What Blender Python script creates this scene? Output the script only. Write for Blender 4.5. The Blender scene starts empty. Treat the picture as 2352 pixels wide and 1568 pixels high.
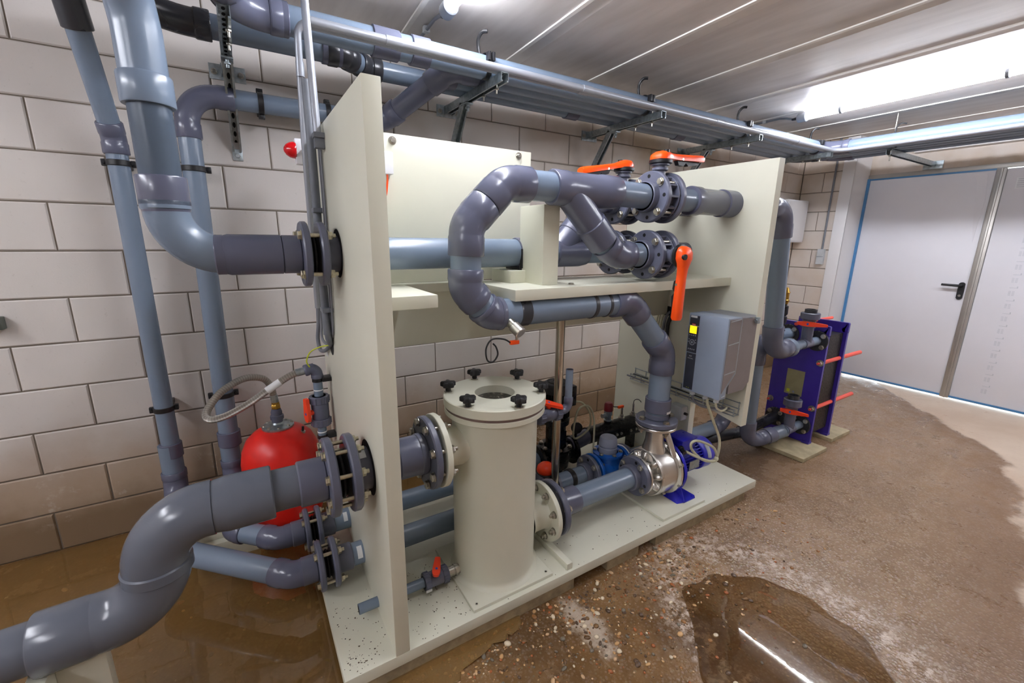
import bpy, bmesh, math, random
from math import sin, cos, pi, radians as R, hypot
from mathutils import Vector as V, Matrix, Quaternion
random.seed(7)
SC = bpy.context.scene
COL = SC.collection
WL = {}                     # world location of every object with children

# ------------------------------------------------------------------ materials
def lin(c):
    return tuple(((x/255)/12.92 if x/255 <= .04045 else ((x/255+.055)/1.055)**2.4) for x in c)

class NT:
    """tiny node helper"""
    def __init__(s, name):
        s.m = bpy.data.materials.new(name); s.m.use_nodes = True
        s.t = s.m.node_tree; s.t.nodes.clear()
        s.out = s.t.nodes.new('ShaderNodeOutputMaterial')
    def n(s, ty, ins=None, **kw):
        nd = s.t.nodes.new('ShaderNode'+ty)
        for k, v in kw.items(): setattr(nd, k, v)
        for k, v in (ins or {}).items(): s.put(nd.inputs[k], v)
        return nd
    def put(s, sock, v):
        if isinstance(v, bpy.types.NodeSocket): s.t.links.new(v, sock)
        else:
            if sock.type == 'RGBA' and len(v) == 3: v = (*v, 1)
            sock.default_value = v
    def M(s, op, a, b=0.0, c=0.0, clamp=False):
        nd = s.t.nodes.new('ShaderNodeMath'); nd.operation = op; nd.use_clamp = clamp
        for i, v in enumerate((a, b, c)): s.put(nd.inputs[i], v)
        return nd.outputs[0]
    def sm(s, v, a, b, lo=0.0, hi=1.0):
        nd = s.n('MapRange', interpolation_type='SMOOTHSTEP')
        for k, x in ((0, v), (1, a), (2, b), (3, lo), (4, hi)): s.put(nd.inputs[k], x)
        return nd.outputs[0]
    def mix(s, f, a, b, bt='MIX'):
        nd = s.n('MixRGB', blend_type=bt)
        s.put(nd.inputs[0], f); s.put(nd.inputs[1], a); s.put(nd.inputs[2], b)
        return nd.outputs[0]
    def noise(s, vec, scale, detail=4, rough=.55, dist=0.0):
        nd = s.n('TexNoise', {'Scale': scale, 'Detail': detail, 'Roughness': rough, 'Distortion': dist})
        s.put(nd.inputs['Vector'], vec)
        return nd.outputs[0]
    def pos(s): return s.n('NewGeometry').outputs['Position']
    def obj(s): return s.n('TexCoord').outputs['Object']
    def sep(s, v):
        nd = s.n('SeparateXYZ'); s.put(nd.inputs[0], v); return nd.outputs
    def bump(s, h, st=.3, d=.002):
        nd = s.n('Bump', {'Strength': st, 'Distance': d, 'Height': h}); return nd.outputs[0]
    def bsdf(s, **kw):
        nd = s.n('BsdfPrincipled')
        for k, v in kw.items(): s.put(nd.inputs[k.replace('_', ' ')], v)
        s.t.links.new(nd.outputs[0], s.out.inputs[0]); return nd

MT = {}
def mat(name, rgb, rough=.5, metal=0.0, var=.08, scale=14, bump=0.0, bscale=60, dust=0.0, spec=.5, coat=0.0):
    n = NT(name); p = n.obj(); c = lin(rgb)
    if var == 0:
        n.bsdf(Base_Color=c, Roughness=rough, Metallic=metal, Specular_IOR_Level=spec); MT[name] = n.m; return n.m
    ns = n.noise(p, scale, 5)
    f = n.sm(ns, .3, .7)
    col = n.mix(f, tuple(x*(1-var) for x in c), tuple(min(1, x*(1+var)) for x in c))
    if dust:
        d = n.sm(n.noise(p, 150, 3, .7), .62, .74)
        col = n.mix(n.M('MULTIPLY', d, dust*.5), col, lin((150, 140, 125)))
    kw = dict(Base_Color=col, Roughness=n.sm(n.noise(p, scale*2.3, 4), .25, .75, max(.02, rough-.03), rough+.04), Metallic=metal)
    kw['Specular_IOR_Level'] = spec
    if coat: kw['Coat_Weight'] = coat; kw['Coat_Roughness'] = .12
    if bump: kw['Normal'] = n.bump(n.noise(p, bscale, 4), bump)
    n.bsdf(**kw); MT[name] = n.m
    return n.m

def build_materials():
    mat('pvc_pipe', (116, 131, 150), .26, var=0)
    mat('pvc_fitting', (94, 97, 116), .23, var=0)
    mat('pvc_grey', (98, 103, 114), .2, var=0)
    mat('pvc_black', (50, 52, 58), .27, var=.02, scale=3)
    mat('pvc_flange', (94, 97, 114), .33, var=.02, scale=3)
    mat('rubber', (22, 22, 24), .6)
    mat('black_plastic', (24, 24, 27), .42)
    mat('black_paint', (14, 14, 16), .28)
    mat('cream', (219, 218, 200), .38, var=.015, scale=3)
    mat('cream_edge', (205, 203, 186), .45, var=.04)
    mat('dark_hole', (9, 9, 11), .8)
    mat('steel_bolt', (190, 186, 176), .3, 1.0, var=.15, scale=60)
    mat('brass_bolt', (200, 194, 172), .35, 1.0, var=.15, scale=60)
    mat('brass', (176, 140, 66), .3, 1.0, var=.12, scale=40)
    mat('zinc', (168, 178, 182), .36, .9, var=.2, scale=45)
    mat('stainless', (222, 219, 214), .3, 1.0, var=.04, scale=6)
    mat('pole_steel', (190, 180, 166), .2, 1.0, var=.03, scale=6)
    mat('orange', (255, 82, 12), .33, var=.04)
    mat('red_handle', (250, 66, 22), .35, var=.04)
    mat('red_vessel', (226, 32, 22), .35, var=.06, scale=8)
    mat('red_dark', (120, 22, 34), .35)
    mat('red_rod', (236, 92, 76), .45, var=.04)
    mat('blue_dot', (36, 92, 190), .5)
    mat('pump_blue', (40, 40, 175), .3, var=.06)
    mat('hx_blue', (62, 46, 156), .33, var=.06)
    mat('meter_blue', (22, 92, 182), .3, var=.08)
    mat('grey_cap', (140, 146, 166), .4)
    mat('grey_light', (186, 190, 192), .45)
    mat('grey_conduit', (158, 162, 170), .33, .3, var=.03, scale=4)
    mat('grey_duct', (112, 116, 124), .45)
    mat('grey_cable', (118, 120, 128), .5)
    mat('white_plastic', (236, 236, 240), .4, var=.02)
    mat('white_paint', (226, 225, 226), .45, var=.02, scale=3)
    mat('door_white', (222, 221, 226), .42, var=.02, scale=2)
    mat('door_steel', (178, 174, 168), .35, .7, var=.04, scale=5)
    mat('film_blue', (72, 128, 176), .3)
    mat('cable_ivory', (200, 198, 170), .45)
    mat('cable_black', (16, 16, 18), .45)
    mat('cable_yellow', (196, 205, 52), .45)
    mat('vfd_front', (150, 163, 182), .42, var=.02)
    mat('vfd_side', (132, 124, 124), .5, var=.04)
    mat('vfd_top', (170, 174, 180), .5, var=.03)
    mat('vfd_dark', (52, 56, 68), .4)
    mat('key_grey', (142, 146, 156), .5)
    mat('logo_red', (214, 32, 38), .4)
    mat('label_white', (226, 228, 230), .5, var=.02)
    mat('label_olive', (150, 146, 112), .45)
    mat('ink', (90, 92, 100), .6)
    mat('ink_light', (196, 198, 204), .6)
    mat('wood_block', (150, 134, 104), .75, var=.25, scale=22, bump=.2)
    mat('gasket_brown', (112, 92, 86), .6)
    mat('plates', (120, 116, 112), .3, .9, var=.2, scale=60)
    mat('tape_white', (230, 230, 232), .5)
    mat('hex_green', (86, 92, 84), .6)
    mat('pad_stained', (172, 160, 128), .7, var=.16, scale=16, bump=.15)
    mat('leg_concrete', (126, 116, 104), .8, var=.15)
    # braided steel hose
    n = NT('braid'); u = n.n('TexCoord').outputs['UV']
    w1 = n.n('TexWave', {'Scale': 1.0}, wave_type='BANDS', bands_direction='DIAGONAL'); 
    mp = n.n('Mapping'); n.put(mp.inputs[0], u); mp.inputs['Scale'].default_value = (30, 30, 30); n.put(w1.inputs[0], mp.outputs[0])
    mp2 = n.n('Mapping'); n.put(mp2.inputs[0], u); mp2.inputs['Scale'].default_value = (-30, 30, 30)
    w2 = n.n('TexWave', {'Scale': 1.0}, wave_type='BANDS', bands_direction='DIAGONAL'); n.put(w2.inputs[0], mp2.outputs[0])
    h = n.M('MAXIMUM', w1.outputs[1], w2.outputs[1])
    n.bsdf(Base_Color=n.mix(h, lin((84, 82, 78)), lin((204, 200, 192))), Metallic=1.0, Roughness=.32, Normal=n.bump(h, .6, .002)); MT['braid'] = n.m
    # clear sight glass / dark water in the strainer
    n = NT('dark_water'); p = n.obj()
    n.bsdf(Base_Color=n.mix(n.sm(n.noise(p, 40, 5), .5, .7), lin((40, 36, 32)), lin((120, 112, 102))), Roughness=.06, Normal=n.bump(n.noise(p, 60, 3), .5, .004)); MT['dark_water'] = n.m
    # luminous things
    def emit(nm, rgb, st):
        n = NT(nm); e = n.n('Emission', {'Color': (*lin(rgb), 1), 'Strength': st}); n.t.links.new(e.outputs[0], n.out.inputs[0]); MT[nm] = n.m
    emit('tube_light', (240, 244, 255), LAMP)
    emit('screen', (255, 196, 20), 1.0)
    # red lens of the alarm lamp
    n = NT('red_lens'); n.bsdf(Base_Color=lin((214, 10, 22)), Roughness=.12, Coat_Weight=.6); MT['red_lens'] = n.m
    # block wall
    n = NT('block_wall'); p = n.pos(); xyz = n.sep(p)
    base = n.mix(n.sm(n.noise(p, 1.3, 3), .35, .65), lin((206, 200, 195)), lin((214, 208, 202)))
    base = n.mix(n.M('MULTIPLY', n.sm(n.noise(p, 55, 3, .7), .62, .75), .18), base, lin((150, 138, 126)))
    far = n.M('MULTIPLY', n.sm(xyz[0], .9, 2.6), n.sm(n.noise(p, 2.1, 4), .35, .7, .3, .95))
    base = n.mix(n.M('MULTIPLY', far, .55), base, lin((190, 164, 132)))
    stain_hi = n.M('MULTIPLY', n.sm(xyz[2], 1.75, 2.3), n.sm(n.noise(p, 1.6, 4), .46, .66))
    stain_hi = n.M('MULTIPLY', stain_hi, n.sm(xyz[0], 1.4, 2.4))
    base = n.mix(n.M('MULTIPLY', stain_hi, .6), base, lin((150, 128, 92)))
    zz = n.M('ADD', xyz[2], n.M('MULTIPLY', n.M('SUBTRACT', n.noise(p, 2.6, 5, .6), .5), .34))
    base = n.mix(n.sm(zz, .68, .3, 0, .72), base, lin((156, 128, 92)))
    base = n.mix(n.sm(zz, .34, .14, 0, .85), base, lin((116, 92, 62)))
    salt = n.M('MULTIPLY', n.sm(n.noise(p, 9, 6, .7), .58, .7), n.M('MULTIPLY', n.sm(xyz[2], .62, .4), n.sm(xyz[2], .1, .2)))
    base = n.mix(n.M('MULTIPLY', salt, .45), base, lin((206, 196, 184)))
    n.bsdf(Base_Color=base, Roughness=.8, Normal=n.bump(n.noise(p, 160, 3), .12, .002)); MT['block_wall'] = n.m
    n = NT('mortar'); n.bsdf(Base_Color=lin((120, 110, 98)), Roughness=.9); MT['mortar'] = n.m
    # ceiling panels
    n = NT('ceiling_panel'); p = n.pos()
    mp = n.n('Mapping'); n.put(mp.inputs[0], p); mp.inputs['Scale'].default_value = (3.0, .5, 1)
    c = n.mix(n.sm(n.noise(mp.outputs[0], 3.5, 4), .3, .7), lin((205, 197, 190)), lin((222, 215, 209)))
    c = n.mix(n.M('MULTIPLY', n.sm(n.noise(p, 1.1, 3), .55, .75), .3), c, lin((190, 178, 166)))
    n.bsdf(Base_Color=c, Roughness=.42); MT['ceiling_panel'] = n.m
    mat('ceiling_band', (228, 223, 217), .45, var=.05, scale=6)
    mat('sealant', (240, 236, 228), .6, var=.03)
    # floor
    n = NT('wet_floor'); p = n.pos(); xyz = n.sep(p); X, Y = xyz[0], xyz[1]
    n1 = n.noise(p, 1.4, 6, .6); n2 = n.noise(p, 7, 6, .65); n3 = n.noise(p, 55, 5, .7); n4 = n.noise(p, 2.9, 5, .6)
    brown = n.mix(n.sm(n1, .35, .68), lin((110, 82, 52)), lin((146, 116, 84)))
    brown = n.mix(n.M('MULTIPLY', n.sm(n.noise(p, 13, 8, .75), .45, .68), .55), brown, lin((172, 146, 116)))
    brown = n.mix(n.M('MULTIPLY', n.sm(n.noise(p, 11, 8, .78), .48, .3), .6), brown, lin((84, 62, 40)))
    # grains of the exposed aggregate
    vo = n.n('TexVoronoi', {'Scale': 85.0, 'Randomness': 1.0}); n.put(vo.inputs['Vector'], p)
    g = n.M('MULTIPLY', n.sm(vo.outputs['Distance'], .5, .3), n.sm(n3, .36, .5))
    hs = n.n('HueSaturation', {'Saturation': .28, 'Value': .55, 'Color': vo.outputs['Color']})
    gc = n.mix(.55, hs.outputs[0], lin((186, 152, 112)))
    brown = n.mix(n.M('MULTIPLY', g, .75), brown, gc)
    brown = n.mix(n.M('MULTIPLY', n.sm(n.noise(p, 90, 5, .8), .56, .68), .7), brown, lin((46, 34, 24)))
    # muddy water zone along the wall on the left
    left = n.M('MULTIPLY', n.sm(n.M('ADD', X, n.M('MULTIPLY', n.M('SUBTRACT', n1, .5), .6)), 1.85, 1.3), n.sm(Y, .0, .5))
    brown = n.mix(n.M('MULTIPLY', left, .75), brown, n.mix(n.sm(n4, .35, .65), lin((86, 61, 33)), lin((124, 92, 54))))
    # pale dry concrete towards the door
    edge = n.M('ADD', n.M('MULTIPLY', n.M('SUBTRACT', X, 2.7), .2), n.M('ADD', .13, n.M('MULTIPLY', n.M('MAXIMUM', n.M('SUBTRACT', X, 4.6), 0), .75)))
    dd = n.M('ADD', n.M('SUBTRACT', edge, Y), n.M('MULTIPLY', n.M('SUBTRACT', n4, .5), .34))
    dry = n.sm(dd, -.02, .05)
    damp = n.sm(dd, -.45, .0)
    drycol = n.mix(n.sm(n1, .3, .7), lin((192, 170, 148)), lin((208, 190, 170)))
    drycol = n.mix(n.M('MULTIPLY', n.sm(n2, .6, .72), .5), drycol, lin((172, 128, 96)))
    pinkish = n.mix(n.M('MULTIPLY', n.sm(X, 1.6, 3.4), .4), brown, lin((142, 114, 84)))
    pinkish = n.mix(n.M('MULTIPLY', n.M('MULTIPLY', damp, n.M('SUBTRACT', 1.0, dry)), .6), pinkish, lin((118, 84, 52)))
    col = n.mix(dry, pinkish, drycol)
    # salt bloom round the puddle on the right
    px, py = n.M('SUBTRACT', X, 1.72), n.M('SUBTRACT', Y, .62)
    rad = n.M('SQRT', n.M('ADD', n.M('POWER', n.M('MULTIPLY', px, 2.1), 2), n.M('POWER', n.M('MULTIPLY', py, 1.5), 2)))
    rad = n.M('ADD', rad, n.M('MULTIPLY', n.M('SUBTRACT', n2, .5), .5))
    ring = n.M('MULTIPLY', n.sm(rad, .60, .70), n.sm(rad, 1.05, .75))
    bloom = n.M('MULTIPLY', ring, n.sm(n.noise(p, 24, 6, .75), .45, .6))
    col = n.mix(n.M('MULTIPLY', bloom, .75), col, lin((214, 196, 180)))
    dk = n.M('SQRT', n.M('ADD', n.M('POWER', n.M('MULTIPLY', n.M('SUBTRACT', X, 2.95), 1.0), 2), n.M('POWER', n.M('MULTIPLY', n.M('SUBTRACT', Y, 1.75), 1.3), 2)))
    dk = n.sm(n.M('ADD', dk, n.M('MULTIPLY', n.M('SUBTRACT', n2, .5), .5)), .75, .35)
    col = n.mix(n.M('MULTIPLY', dk, .7), col, lin((84, 66, 52)))
    left = n.M('MAXIMUM', left, dk)
    st = n.M('ADD', n.M('POWER', n.M('MULTIPLY', n.M('SUBTRACT', X, 1.04), 14), 2), n.M('POWER', n.M('MULTIPLY', n.M('SUBTRACT', Y, 1.06), 6), 2))
    st = n.sm(n.M('ADD', st, n.M('MULTIPLY', n.noise(p, 16, 8, .8), 4.0)), 3.3, 2.0)
    col = n.mix(n.M('MULTIPLY', st, .6), col, lin((210, 196, 178)))
    wet = n.M('MAXIMUM', left, n.sm(rad, 1.0, .6))
    rough = n.M('ADD', n.M('MULTIPLY', n.sm(n2, .3, .7), .3), .22)
    rough = n.M('MAXIMUM', rough, n.M('MULTIPLY', dry, .65))
    rough = n.M('SUBTRACT', rough, n.M('MULTIPLY', wet, .2), clamp=True)
    hgt = n.M('ADD', n.M('MULTIPLY', vo.outputs['Distance'], -.6), n3)
    n.bsdf(Base_Color=col, Roughness=rough, Normal=n.bump(hgt, .35, .004)); MT['wet_floor'] = n.m
    # shallow water: tinted clear film with a mirror surface
    def water(nm, dcol, fac):
     n = NT(nm); p = n.pos()
     nrm = n.bump(n.noise(p, 9, 3), .05, .01)
     gl = n.n('BsdfGlossy', {'Color': (1, 1, 1, 1), 'Roughness': .03, 'Normal': nrm})
     tr = n.n('BsdfTransparent', {'Color': (*lin((232, 214, 186)), 1)})
     df = n.n('BsdfDiffuse', {'Color': (*lin(dcol), 1)})
     body = n.n('MixShader'); body.inputs[0].default_value = fac; n.t.links.new(tr.outputs[0], body.inputs[1]); n.t.links.new(df.outputs[0], body.inputs[2])
     fr = n.n('Fresnel', {'IOR': 1.33, 'Normal': nrm})
     ms = n.n('MixShader'); n.t.links.new(n.M('ADD', fr.outputs[0], .04), ms.inputs[0]); n.t.links.new(body.outputs[0], ms.inputs[1]); n.t.links.new(gl.outputs[0], ms.inputs[2])
     n.t.links.new(ms.outputs[0], n.out.inputs[0]); MT[nm] = n.m
    water('puddle_water', (124, 94, 56), .24); water('muddy_water', (146, 112, 64), .62)
    # pebbles, each its own colour
    n = NT('pebble'); g = n.n('NewGeometry').outputs['Random Per Island']
    cr = n.n('ValToRGB'); n.put(cr.inputs[0], g); cr.color_ramp.interpolation = 'CONSTANT'
    cols = [(150, 104, 58), (98, 70, 40), (190, 150, 100), (120, 88, 52), (84, 62, 44), (212, 196, 168), (160, 90, 44), (110, 100, 84), (196, 160, 120)]
    while len(cr.color_ramp.elements) < len(cols): cr.color_ramp.elements.new(.5)
    for i, c in enumerate(cols):
        cr.color_ramp.elements[i].position = i/len(cols); cr.color_ramp.elements[i].color = (*lin(c), 1)
    n.bsdf(Base_Color=cr.outputs[0], Roughness=.3); MT['pebble'] = n.m
    n = NT('debris'); g = n.n('NewGeometry').outputs['Random Per Island']
    n.bsdf(Base_Color=n.mix(g, lin((26, 20, 14)), lin((92, 72, 44))), Roughness=.7); MT['debris'] = n.m

LAMP = 42.0
EXPOSURE = 1.1
build_materials()

# ------------------------------------------------------------------ mesh builder
def basis(d):
    d = V(d).normalized()
    a = V((0, 0, 1)) if abs(d.z) < .9 else V((1, 0, 0))
    u = d.cross(a).normalized(); v = d.cross(u).normalized()
    return d, u, v

class MB:
    def __init__(s): s.v = []; s.f = []; s.m = []; s.uv = {}
    def add(s, vs, fs, mi=0):
        o = len(s.v); s.v += [tuple(x) for x in vs]
        for f in fs: s.f.append([o+i for i in f]); s.m.append(mi)
        return s
    def box(s, a, b, mi=0, rot=None, c=None):
        x0, x1 = sorted((a[0], b[0])); y0, y1 = sorted((a[1], b[1])); z0, z1 = sorted((a[2], b[2]))
        vs = [V((x, y, z)) for z in (z0, z1) for y in (y0, y1) for x in (x0, x1)]
        if rot is not None:
            cc = V(c) if c is not None else V(((x0+x1)/2, (y0+y1)/2, (z0+z1)/2)); vs = [rot @ (p-cc)+cc for p in vs]
        return s.add(vs, [(0, 2, 3, 1), (4, 5, 7, 6), (0, 1, 5, 4), (2, 6, 7, 3), (0, 4, 6, 2), (1, 3, 7, 5)], mi)
    def rbox(s, a, b, r=.004, mi=0, rot=None, c=None):
        """box with chamfered edges"""
        x0, x1 = sorted((a[0], b[0])); y0, y1 = sorted((a[1], b[1])); z0, z1 = sorted((a[2], b[2]))
        r = min(r, (x1-x0)*.45, (y1-y0)*.45, (z1-z0)*.45)
        bm = bmesh.new(); bmesh.ops.create_cube(bm, size=1)
        for q in bm.verts: q.co = V(((x0+x1)/2+q.co.x*(x1-x0), (y0+y1)/2+q.co.y*(y1-y0), (z0+z1)/2+q.co.z*(z1-z0)))
        bmesh.ops.bevel(bm, geom=bm.edges[:]+bm.verts[:], offset=r, segments=2, profile=.6, affect='EDGES')
        vs = [q.co.copy() for q in bm.verts]
        if rot is not None:
            cc = V(c) if c is not None else V(((x0+x1)/2, (y0+y1)/2, (z0+z1)/2)); vs = [rot @ (p-cc)+cc for p in vs]
        s.add(vs, [[q.index for q in f.verts] for f in bm.faces], mi); bm.free(); return s
    def lathe(s, o, d, prof, seg=40, mi=0):
        """prof: (t along d, radius)"""
        d, u, v = basis(d); o = V(o); rings = []; vs = []; fs = []
        for t, r in prof:
            if r < 1e-6: rings.append([len(vs)]); vs.append(o+d*t)
            else:
                rings.append(list(range(len(vs), len(vs)+seg)))
                vs += [o+d*t+(u*cos(2*pi*i/seg)+v*sin(2*pi*i/seg))*r for i in range(seg)]
        for a, b in zip(rings, rings[1:]):
            for i in range(seg):
                j = (i+1) % seg
                if len(a) == 1 and len(b) == 1: continue
                if len(a) == 1: fs.append((a[0], b[j], b[i]))
                elif len(b) == 1: fs.append((a[i], a[j], b[0]))
                else: fs.append((a[i], a[j], b[j], b[i]))
        return s.add(vs, fs, mi)
    def cyl(s, a, b, r, r2=None, seg=32, mi=0, ch=0.0):
        a, b = V(a), V(b); L = (b-a).length; r2 = r if r2 is None else r2
        if ch: pr = [(0, 0), (0, r-ch), (ch, r), (L-ch, r2), (L, r2-ch), (L, 0)]
        else: pr = [(0, 0), (0, r), (L, r2), (L, 0)]
        return s.lathe(a, b-a, pr, seg, mi)
    def ring(s, c, d, ro, ri, L, seg=40, mi=0, ch=.003):
        d = V(d).normalized(); o = V(c)-d*(L/2)
        return s.lathe(o, d, [(0, ri), (0, ro-ch), (ch, ro), (L-ch, ro), (L, ro-ch), (L, ri), (0, ri)], seg, mi)
    def sweep(s, pts, rad, seg=24, mi=0, cap=True, closed=False, uv=None):
        pts = [V(p) for p in pts]; n = len(pts)
        rad = [rad]*n if not hasattr(rad, '__len__') else rad
        tg = []
        for i in range(n):
            if closed: t = pts[(i+1) % n]-pts[i-1]
            else: t = pts[min(i+1, n-1)]-pts[max(i-1, 0)]
            if t.length < 1e-9: t = tg[-1] if tg else V((0, 0, 1))
            tg.append(t.normalized())
        _, u, _ = basis(tg[0]); vs = []; fs = []; o = len(s.v); us = []; L = 0
        for i in range(n):
            if i:
                q = tg[i-1].rotation_difference(tg[i]); u = q @ u; L += (pts[i]-pts[i-1]).length
            u = (u-tg[i]*u.dot(tg[i])).normalized(); v = tg[i].cross(u)
            vs += [pts[i]+(u*cos(2*pi*k/seg)+v*sin(2*pi*k/seg))*rad[i] for k in range(seg)]; us.append(L)
        for i in range(n if closed else n-1):
            for k in range(seg):
                a, b = i*seg, ((i+1) % n)*seg; j = (k+1) % seg
                fs.append((a+k, a+j, b+j, b+k))
                if uv: s.uv[len(s.f)+len(fs)-1] = [(us[i]*uv, k/seg), (us[i]*uv, (k+1)/seg), (us[(i+1) % n]*uv, (k+1)/seg), (us[(i+1) % n]*uv, k/seg)]
        if cap and not closed:
            fs.append(list(range(seg))[::-1]); fs.append(list(range((n-1)*seg, n*seg)))
        return s.add(vs, fs, mi)
    def prism(s, poly, ax, a, b, mi=0):
        """polygon in the plane across ax ('x': (y,z), 'y': (x,z), 'z': (x,y)) extruded from a to b"""
        def P(p, t): return {'x': (t, p[0], p[1]), 'y': (p[0], t, p[1]), 'z': (p[0], p[1], t)}[ax]
        n = len(poly); vs = [P(p, a) for p in poly]+[P(p, b) for p in poly]
        fs = [list(range(n))[::-1], list(range(n, 2*n))]+[(i, (i+1) % n, n+(i+1) % n, n+i) for i in range(n)]
        return s.add(vs, fs, mi)
    def hexa(s, c, d, r, L, mi=0):
        return s.lathe(c, d, [(0, 0), (0, r*.93), (L*.12, r), (L*.85, r), (L, r*.86), (L, 0)], 6, mi)
    def sphere(s, c, r, sc=(1, 1, 1), seg=20, mi=0, lo=-1.0, hi=1.0):
        n = seg//2; pr = []
        for i in range(n+1):
            t = lo+(hi-lo)*i/n; a = -pi/2*1+(t+1)/2*pi
            pr.append((sin(a)*r, max(0, cos(a)*r)))
        m = MB().lathe((0, 0, 0), (0, 0, 1), pr, seg)
        return s.add([V(c)+V((p[0]*sc[0], p[1]*sc[1], p[2]*sc[2])) for p in m.v], m.f, mi)

MESHES = {}
def mesh_from(mb, name, mats, origin=(0, 0, 0), sharp=38, flat=False):
    me = bpy.data.meshes.new(name); o = V(origin)
    me.from_pydata([V(p)-o for p in mb.v], [], mb.f)
    for m in mats: me.materials.append(MT[m])
    for p, i in zip(me.polygons, mb.m): p.material_index = i
    if mb.uv:
        ul = me.uv_layers.new(name='UVMap')
        for fi, c in mb.uv.items():
            for k, li in enumerate(me.polygons[fi].loop_indices): ul.data[li].uv = c[k]
    bm = bmesh.new(); bm.from_mesh(me); bmesh.ops.recalc_face_normals(bm, faces=bm.faces[:]); bm.to_mesh(me); bm.free()
    if not flat:
        for p in me.polygons: p.use_smooth = True
        me.set_sharp_from_angle(angle=R(sharp))
    me.update(); return me

def tag(o, label=None, cat=None, group=None, kind=None):
    if label: o['label'] = label
    if cat: o['category'] = cat
    if group: o['group'] = group
    if kind: o['kind'] = kind
    return o

def thing(name, label, cat, loc, group=None):
    o = bpy.data.objects.new(name, None); COL.objects.link(o); o.location = loc; o.empty_display_size = .05
    WL[o.name] = V(loc); return tag(o, label, cat, group)

def part(name, mb, mats, parent=None, label=None, at=None, flat=False, sharp=38):
    """link a mesh in world coordinates; `at` sets its own origin"""
    if isinstance(mats, str): mats = [mats]
    pw = WL[parent.name] if parent is not None else V((0, 0, 0))
    if at is None:
        n = len(mb.v); at = V((sum(p[0] for p in mb.v)/n, sum(p[1] for p in mb.v)/n, sum(p[2] for p in mb.v)/n))
    at = V(at)
    me = mesh_from(mb, name, mats, at, sharp, flat)
    o = bpy.data.objects.new(name, me); COL.objects.link(o)
    o.parent = parent; o.location = at-pw; WL[o.name] = at
    if label: o['label'] = label
    return o

def solo(name, mb, mats, label, cat, group=None, kind=None, at=None, flat=False):
    return tag(part(name, mb, mats, None, None, at, flat), label, cat, group, kind)

def struct(name, mb, mats, flat=False):
    return tag(part(name, mb, mats, None, None, (0, 0, 0), flat), kind='structure')

def inst(name, me, parent, p, d=(0, 0, 1), label=None):
    """another object on shared mesh data, its local +Z turned to d"""
    o = bpy.data.objects.new(name, me); COL.objects.link(o); o.parent = parent
    o.location = V(p)-(WL[parent.name] if parent is not None else V((0, 0, 0)))
    o.rotation_mode = 'QUATERNION'; o.rotation_quaternion = V((0, 0, 1)).rotation_difference(V(d).normalized())
    WL[o.name] = V(p)
    if label: o['label'] = label
    return o

# ------------------------------------------------------------------ shared hardware
def bolt_mesh(L, s, mt='steel_bolt', head=True, tail=True):
    """hex bolt along +Z, clamped length L between z=0 (nut side) and z=L (head side)"""
    k = ('bolt', round(L, 3), s, mt, head, tail)
    if k not in MESHES:
        m = MB()
        m.cyl((0, 0, -s*.1), (0, 0, L+s*.1), s*.5, seg=12)
        if head:
            m.cyl((0, 0, L), (0, 0, L+s*.16), s*1.15, seg=20); m.hexa((0, 0, L+s*.16), (0, 0, 1), s*.98, s*.68)
        if tail:
            m.cyl((0, 0, -s*.16), (0, 0, 0), s*1.15, seg=20); m.hexa((0, 0, -s*.95), (0, 0, 1), s*.98, s*.8); m.cyl((0, 0, -s*1.7), (0, 0, -s*.9), s*.48, seg=12)
        MESHES[k] = mesh_from(m, 'bolt', [mt])
    return MESHES[k]

def flange_mb(c, d, Ro, rp, th, n=8, pcd=None, holes=None, hub=.05, hubr=None, ph=0.0, hr=.009, side=1):
    """backing ring centred on c, axis d, pipe radius rp; hub grows on the -d side (side=1)"""
    d = V(d).normalized(); m = MB(); c = V(c)
    m.ring(c, d, Ro, rp, th, 56, ch=.005)
    hubr = hubr or rp*1.2
    a = c-d*(th/2)*side; b = a-d*hub*side
    if hub: m.ring((a+b)/2, d, hubr, rp*.98, hub, 40, ch=.004)
    if holes:
        _, u, v = basis(d); pcd = pcd or (Ro+hubr)/2
        for k in holes:
            t = 2*pi*k/n+ph; q = c+(u*cos(t)+v*sin(t))*pcd
            m.cyl(q-d*(th/2+.0006), q+d*(th/2+.0006), hr, seg=16, mi=1)
    return m

def bolts_round(parent, c, d, pcd, n, L, s, ph=0.0, mt='steel_bolt', skip=()):
    """n bolts spread round the axis; c is the nut-side face"""
    d, u, v = basis(d); me = bolt_mesh(L, s, mt)
    for k in range(n):
        if k in skip: continue
        t = 2*pi*k/n+ph
        inst('bolt', me, parent, V(c)+(u*cos(t)+v*sin(t))*pcd, d)

def arc3(p, a, b, Rb, seg=14):
    """fillet at corner p between incoming direction a (towards p) and outgoing b; returns points"""
    a, b = V(a).normalized(), V(b).normalized(); th = a.angle(b)
    if th < 1e-3: return [V(p)], 0
    t = Rb*math.tan(th/2); s0 = V(p)-a*t
    nrm = (b-a*b.dot(a)).normalized(); cen = s0+nrm*Rb
    return [cen+(-nrm*cos(th*i/seg)+a*sin(th*i/seg))*Rb for i in range(seg+1)], t

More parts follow.
